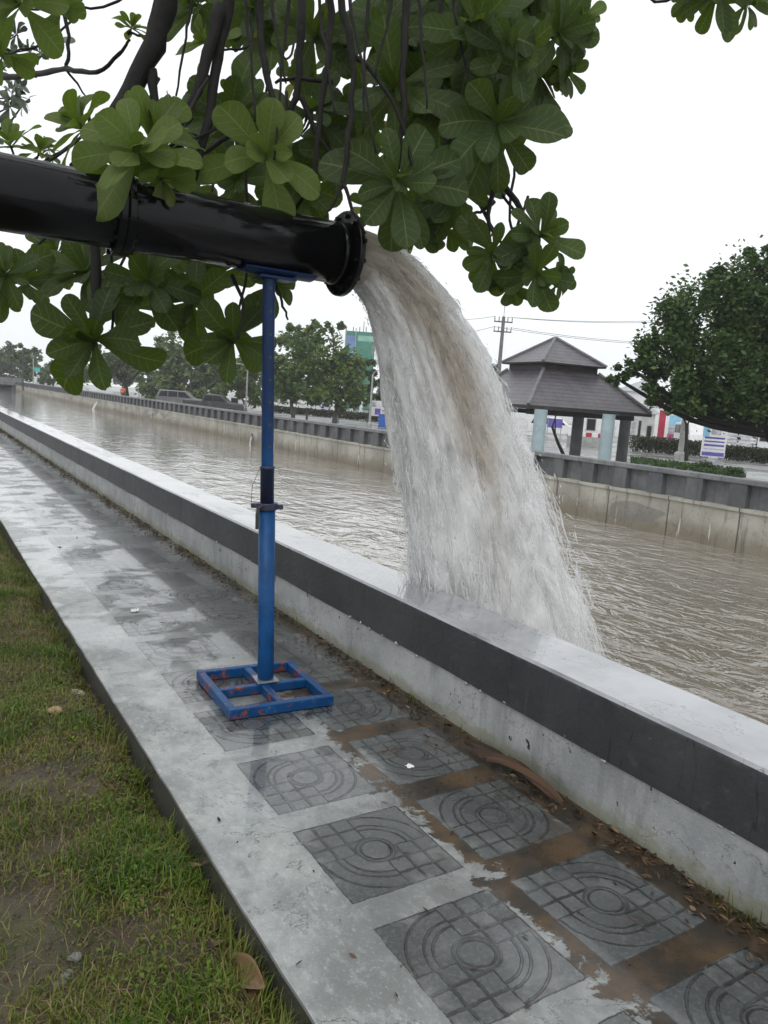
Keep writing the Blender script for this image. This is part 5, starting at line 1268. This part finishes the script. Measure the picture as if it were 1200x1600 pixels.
# ---- vehicles
def vehicle(px, D, head, label, body, prof, win, L, Wd, wheels, cat, name='parked_car', group=None):
    b = gp(px, D); root = empty(name, b, label, cat, group); M = tr(*b) @ rot('Z', head)
    Mx = M @ Matrix(((1, 0, 0, 0), (0, 0, 1, 0), (0, 1, 0, 0), (0, 0, 0, 1)))
    g = MB(); g.prism(prof, -Wd/2, Wd/2, Mx); o = g.build('body', body, root); bv = o.modifiers.new('Bevel', 'BEVEL'); bv.width = .06; bv.segments = 2
    for poly in win:
        for s_ in (-1, 1): g = MB(); y0 = s_*(Wd/2+.002); g.prism(poly, min(y0, y0+s_*.012), max(y0, y0+s_*.012), Mx); g.build('window', GLASS, root)
    for x in wheels:
        for s_ in (-1, 1):
            g = MB(); Mw = M @ tr(x, s_*(Wd/2-.09), .33) @ rot('X', 90); g.lathe([(.2, -.1), (.31, -.1), (.33, -.06), (.33, .06), (.31, .1), (.2, .1)], Mw, 18); w_ = g.build('wheel', RUBBER, root)
            g = MB(); g.lathe([(.2, -.085), (.05, -.11), (.001, -.11)], Mw, 14); g.lathe([(.2, .085), (.05, .11), (.001, .11)], Mw, 14); g.build('rim', GREYP, w_)
    for s_ in (-1, 1):
        xf = max(p[0] for p in prof); g = MB(); g.box(xf-.06, xf+.012, s_*Wd*.36-.16, s_*Wd*.36+.16, .62, .78, M=M, bev=.01); g.build('headlight', WHITEP, root)
        xr = min(p[0] for p in prof); g = MB(); g.box(xr-.012, xr+.05, s_*Wd*.42-.08, s_*Wd*.42+.08, .7, .95, M=M, bev=.01); g.build('tail_light', RED, root)
    return root
PICK = [(-2.6, .35), (2.55, .35), (2.62, .75), (2.4, .98), (1.25, 1.05), (.6, 1.62), (-.75, 1.66), (-.98, 1.08), (-2.6, 1.08)]
PICKW = [[(1.05, 1.08), (.55, 1.54), (.0, 1.57), (.0, 1.08)], [(-.08, 1.08), (-.08, 1.57), (-.68, 1.58), (-.85, 1.08)]]
SUV = [(-2.25, .35), (2.2, .35), (2.25, .8), (2.0, 1.02), (1.1, 1.1), (.4, 1.7), (-1.9, 1.72), (-2.25, 1.1)]
SUVW = [[(.9, 1.12), (.36, 1.6), (-.2, 1.62), (-.2, 1.12)], [(-.28, 1.12), (-.28, 1.62), (-1.1, 1.62), (-1.1, 1.12)], [(-1.18, 1.12), (-1.18, 1.62), (-1.75, 1.6), (-2.0, 1.12)]]
VAN = [(-2.4, .35), (2.35, .35), (2.45, .8), (2.35, 1.2), (1.85, 2.0), (-2.35, 2.05), (-2.45, 1.2)]
VANW = [[(2.1, 1.22), (1.75, 1.85), (1.1, 1.87), (1.1, 1.22)], [(1.0, 1.22), (1.0, 1.87), (-.4, 1.88), (-.4, 1.22)], [(-.5, 1.22), (-.5, 1.88), (-2.1, 1.86), (-2.2, 1.22)]]
GREYC = M_('dark_grey_car_paint', (.05, .052, .055), .25, .1, 1); SILV = M_('silver_car_paint', (.15, .153, .158), .25, .08, 1)
h_ = facing(gp(335, 66))
vehicle(336, 66, h_-12, 'dark grey pickup truck parked behind the far parapet, left of the blue post', GREYC, PICK, PICKW, 5.2, 1.8, (-1.6, 1.6), 'pickup truck', 'parked_pickup')
vehicle(284, 72, h_-8, 'silver sport utility car parked behind the dark pickup', SILV, SUV, SUVW, 4.5, 1.8, (-1.35, 1.4), 'car')
vehicle(1080, 60, facing(gp(1080, 60))-75, 'white van facing the canal between the grey post and the printed board', WHITEP, VAN, VANW, 4.8, 1.75, (-1.5, 1.5), 'van', 'parked_van')
vehicle(866, 66, facing(gp(866, 66))-4, 'white car crossing behind the pavilion, under the violet banner', WHITEP, SUV, SUVW, 4.5, 1.75, (-1.35, 1.4), 'car')
vehicle(82, 118, facing(gp(82, 118)), 'white van on the road at the far left, below the dull green tree', WHITEP, VAN, VANW, 4.8, 1.8, (-1.5, 1.5), 'van', 'parked_van')
vehicle(112, 112, facing(gp(112, 112))-6, 'white car on the far road, just left of the lowest big leaf', WHITEP, SUV, SUVW, 4.5, 1.8, (-1.35, 1.4), 'car')
vehicle(10, 165, facing(gp(10, 165)), 'pale car crossing the low bridge at the far left', SILV, SUV, SUVW, 4.5, 1.8, (-1.35, 1.4), 'car')
for i, (px, wpx, top, D) in enumerate(((366, 20, 614, 82), (402, 12, 618, 84), (243, 14, 606, 100))):
    block(px, D, wpx, top, ['small white kiosk behind the pickup truck, left of the blue post', 'white cabinet half hidden by the blue post', 'small white kiosk behind the pale grey green tree'][i], 'kiosk', WHITEP, 'kiosk', 2, None, None, [(.25, .75, .3, .6, GLASS, 'window')])

# ---- blue bin
b = gp(597, 60.5); root = empty('litter_bin', b, 'blue wheeled bin beside the right street lamp at the falling water', 'bin')
g = MB(); g.prism([(-.28, 0), (.28, 0), (.34, .95), (-.34, .95)], -.3, .3, tr(*b) @ rot('Z', facing(b)) @ Matrix(((1, 0, 0, 0), (0, 0, 1, 0), (0, 1, 0, 0.05), (0, 0, 0, 1)))); g.build('body', M_('bin_blue', (.02, .1, .42), .4, .15, 4), root)
g = MB(); g.box(-.37, .37, -.34, .34, 1.002, 1.08, M=tr(*b) @ rot('Z', facing(b)), bev=.02); g.build('lid', NAVY, root)
for s_ in (-.3, .3): g = MB(); g.lathe([(.02, -.03), (.1, -.03), (.1, .03), (.02, .03)], tr(*b) @ rot('Z', facing(b)) @ tr(s_, .3, .1) @ rot('Y', 90), 12); g.build('wheel', RUBBER, root)

# ---- bridge at the far end
root = empty('low_bridge', (7, 127.6, -1.0), 'low grey bridge closing the far left end of the canal', 'bridge')
g = MB(); g.box(-8, 15, 126.5, 131, -.15, .25); g.build('deck', PANEL, root)
for x in range(-6, 16, 4): g = MB(); g.box(x-.3, x+.3, 127.2, 130.6, -1.4, -.152); g.build('pier', POST, root)
g = MB(); g.box(-8, 15, 126.6, 126.75, .252, .9); g.build('railing', COPE, root)
g = MB(); g.box(-8, 15, 130.2, 130.4, -1.5, -.16, ); g.build('back_wall', DARKM, root)

# ---- person in orange and the small outflow
def person(px, D, label, shirt, trouser):
    b = Vector(gp(px, D)); root = empty('person', b, label, 'person'); f = Vector((-b.x, -b.y, 0)).normalized(); r = Vector((f.y, -f.x, 0))
    SK = M_('skin', (.25, .14, .09), .55, .1, 5)
    bmv = [(0, 0, .92), (0, 0, 1.12), (0, 0, 1.33), (0, 0, 1.43), (0, 0.01, 1.52), (0, .015, 1.62), (0, .01, 1.70), (.1, 0, .88), (.11, .02, .48), (.11, -.01, .08), (.11, .12, .03), (-.1, 0, .88), (-.11, -.02, .48), (-.11, -.05, .08), (-.11, .08, .03),
           (.19, 0, 1.38), (.25, -.02, 1.1), (.24, .12, .88), (.24, .17, .80), (-.19, 0, 1.38), (-.25, -.02, 1.1), (-.24, .12, .88), (-.24, .17, .80)]
    ed = [(0, 1), (1, 2), (2, 3), (3, 4), (4, 5), (5, 6), (0, 7), (7, 8), (8, 9), (9, 10), (0, 11), (11, 12), (12, 13), (13, 14), (3, 15), (15, 16), (16, 17), (17, 18), (3, 19), (19, 20), (20, 21), (21, 22)]
    rad = [.15, .135, .16, .085, .06, .1, .085, .09, .062, .045, .04, .09, .062, .045, .04, .065, .048, .036, .035, .065, .048, .036, .035]
    def sk(name, vs, es, rs, mat, root_i=0, sc=1):
        me = bpy.data.meshes.new(name); me.from_pydata([tuple(r*v[0]+f*v[1]+Vector((0, 0, v[2]))) for v in vs], es, []); o = bpy.data.objects.new(name, me); COL.objects.link(o); o.parent = root; me.materials.append(mat)
        s_ = o.modifiers.new('Skin', 'SKIN'); ss = o.modifiers.new('Sub', 'SUBSURF'); ss.levels = 1; ss.render_levels = 1
        for i, sv in enumerate(me.skin_vertices[0].data): sv.radius = (rs[i]*sc, rs[i]*sc); sv.use_root = i == root_i
        return o
    sk('body', bmv, ed, rad, SK)
    sk('shirt', [(0, 0, .9), (0, 0, 1.12), (0, 0, 1.33), (0, 0, 1.42), (.19, 0, 1.375), (.245, -.02, 1.14), (-.19, 0, 1.375), (-.245, -.02, 1.14)], [(0, 1), (1, 2), (2, 3), (3, 4), (4, 5), (3, 6), (6, 7)], [.17, .155, .178, .1, .082, .07, .082, .07], shirt)
    sk('trousers', [(0, 0, .94), (.1, 0, .88), (.11, .02, .48), (.11, -.01, .09), (-.1, 0, .88), (-.11, -.02, .48), (-.11, -.05, .09)], [(0, 1), (1, 2), (2, 3), (0, 4), (4, 5), (5, 6)], [.165, .105, .08, .065, .105, .08, .065], trouser)
    g = MB(); c = b+Vector((0, 0, 1.665))-f*.01
    g.lathe([(.001, .085), (.06, .07), (.1, .02), (.105, -.03), (.08, -.07)], Matrix.Translation(c+Vector((0, 0, .03))), 12); g.build('hair', DARKM, root, True)
person(192, 84, 'person in a bright orange top standing under the dark forked tree', M_('orange_cloth', (.75, .16, .06), .7, .15, 8), DARKM)
for i, (px, py, L, h) in enumerate(((154, 634, .45, .55), (393, 688, .07, .4))):
    c = at(px, py, 0, LF-.05); V = []; UV = []; C = []; g = MB(); zt = -.32 if i == 0 else c[2]+.2
    root = empty('drain_outflow', (LF-.1, c[1], zt), ['white spurt of water pouring from the far canal wall at the left', 'thin dribble of water below the drain hole beside the blue post'][i], 'water outflow'); n, m_ = 10, 8
    for k in range(n+1):
        t = k/n; xx = LF-.05-L*t; z = zt-(zt+1.02)*t*t; rr = (.09+.14*t)*(1 if i == 0 else .28)
        for j in range(m_): a = 2*math.pi*j/m_; V.append((xx+rr*.6*math.cos(a), c[1]+rr*math.sin(a), z+rr*.5*math.cos(a))); UV.append((j/m_, t)); C.append((0, .1, .7, 1))
    g.add(V, [(k*m_+j, k*m_+(j+1) % m_, (k+1)*m_+(j+1) % m_, (k+1)*m_+j) for k in range(n) for j in range(m_)], 0, UV, C).build('stream', JM0, root, True, True)
    if i == 0: g = MB(); g.lathe([(.1, 0), (.14, 0), (.14, .12), (.1, .12)], tr(LF-.02, c[1], zt) @ rot('Y', -90), 14, closed=True); g.build('spout', GREYP, root)

# ---- damp air
m = bpy.data.materials.new('haze'); m.use_nodes = True; t = m.node_tree; t.nodes.remove(t.nodes['Principled BSDF'])
pv_ = t.nodes.new('ShaderNodeVolumePrincipled'); pv_.inputs['Color'].default_value = (.95, .97, 1, 1); pv_.inputs['Density'].default_value = .0007; pv_.inputs['Anisotropy'].default_value = .2
t.links.new(pv_.outputs[0], t.nodes['Material Output'].inputs['Volume'])
g = MB(); g.box(-310, 310, -110, 330, -3, 30); o = g.build('haze', m); o['kind'] = 'stuff'
S.cycles.volume_bounces = 1
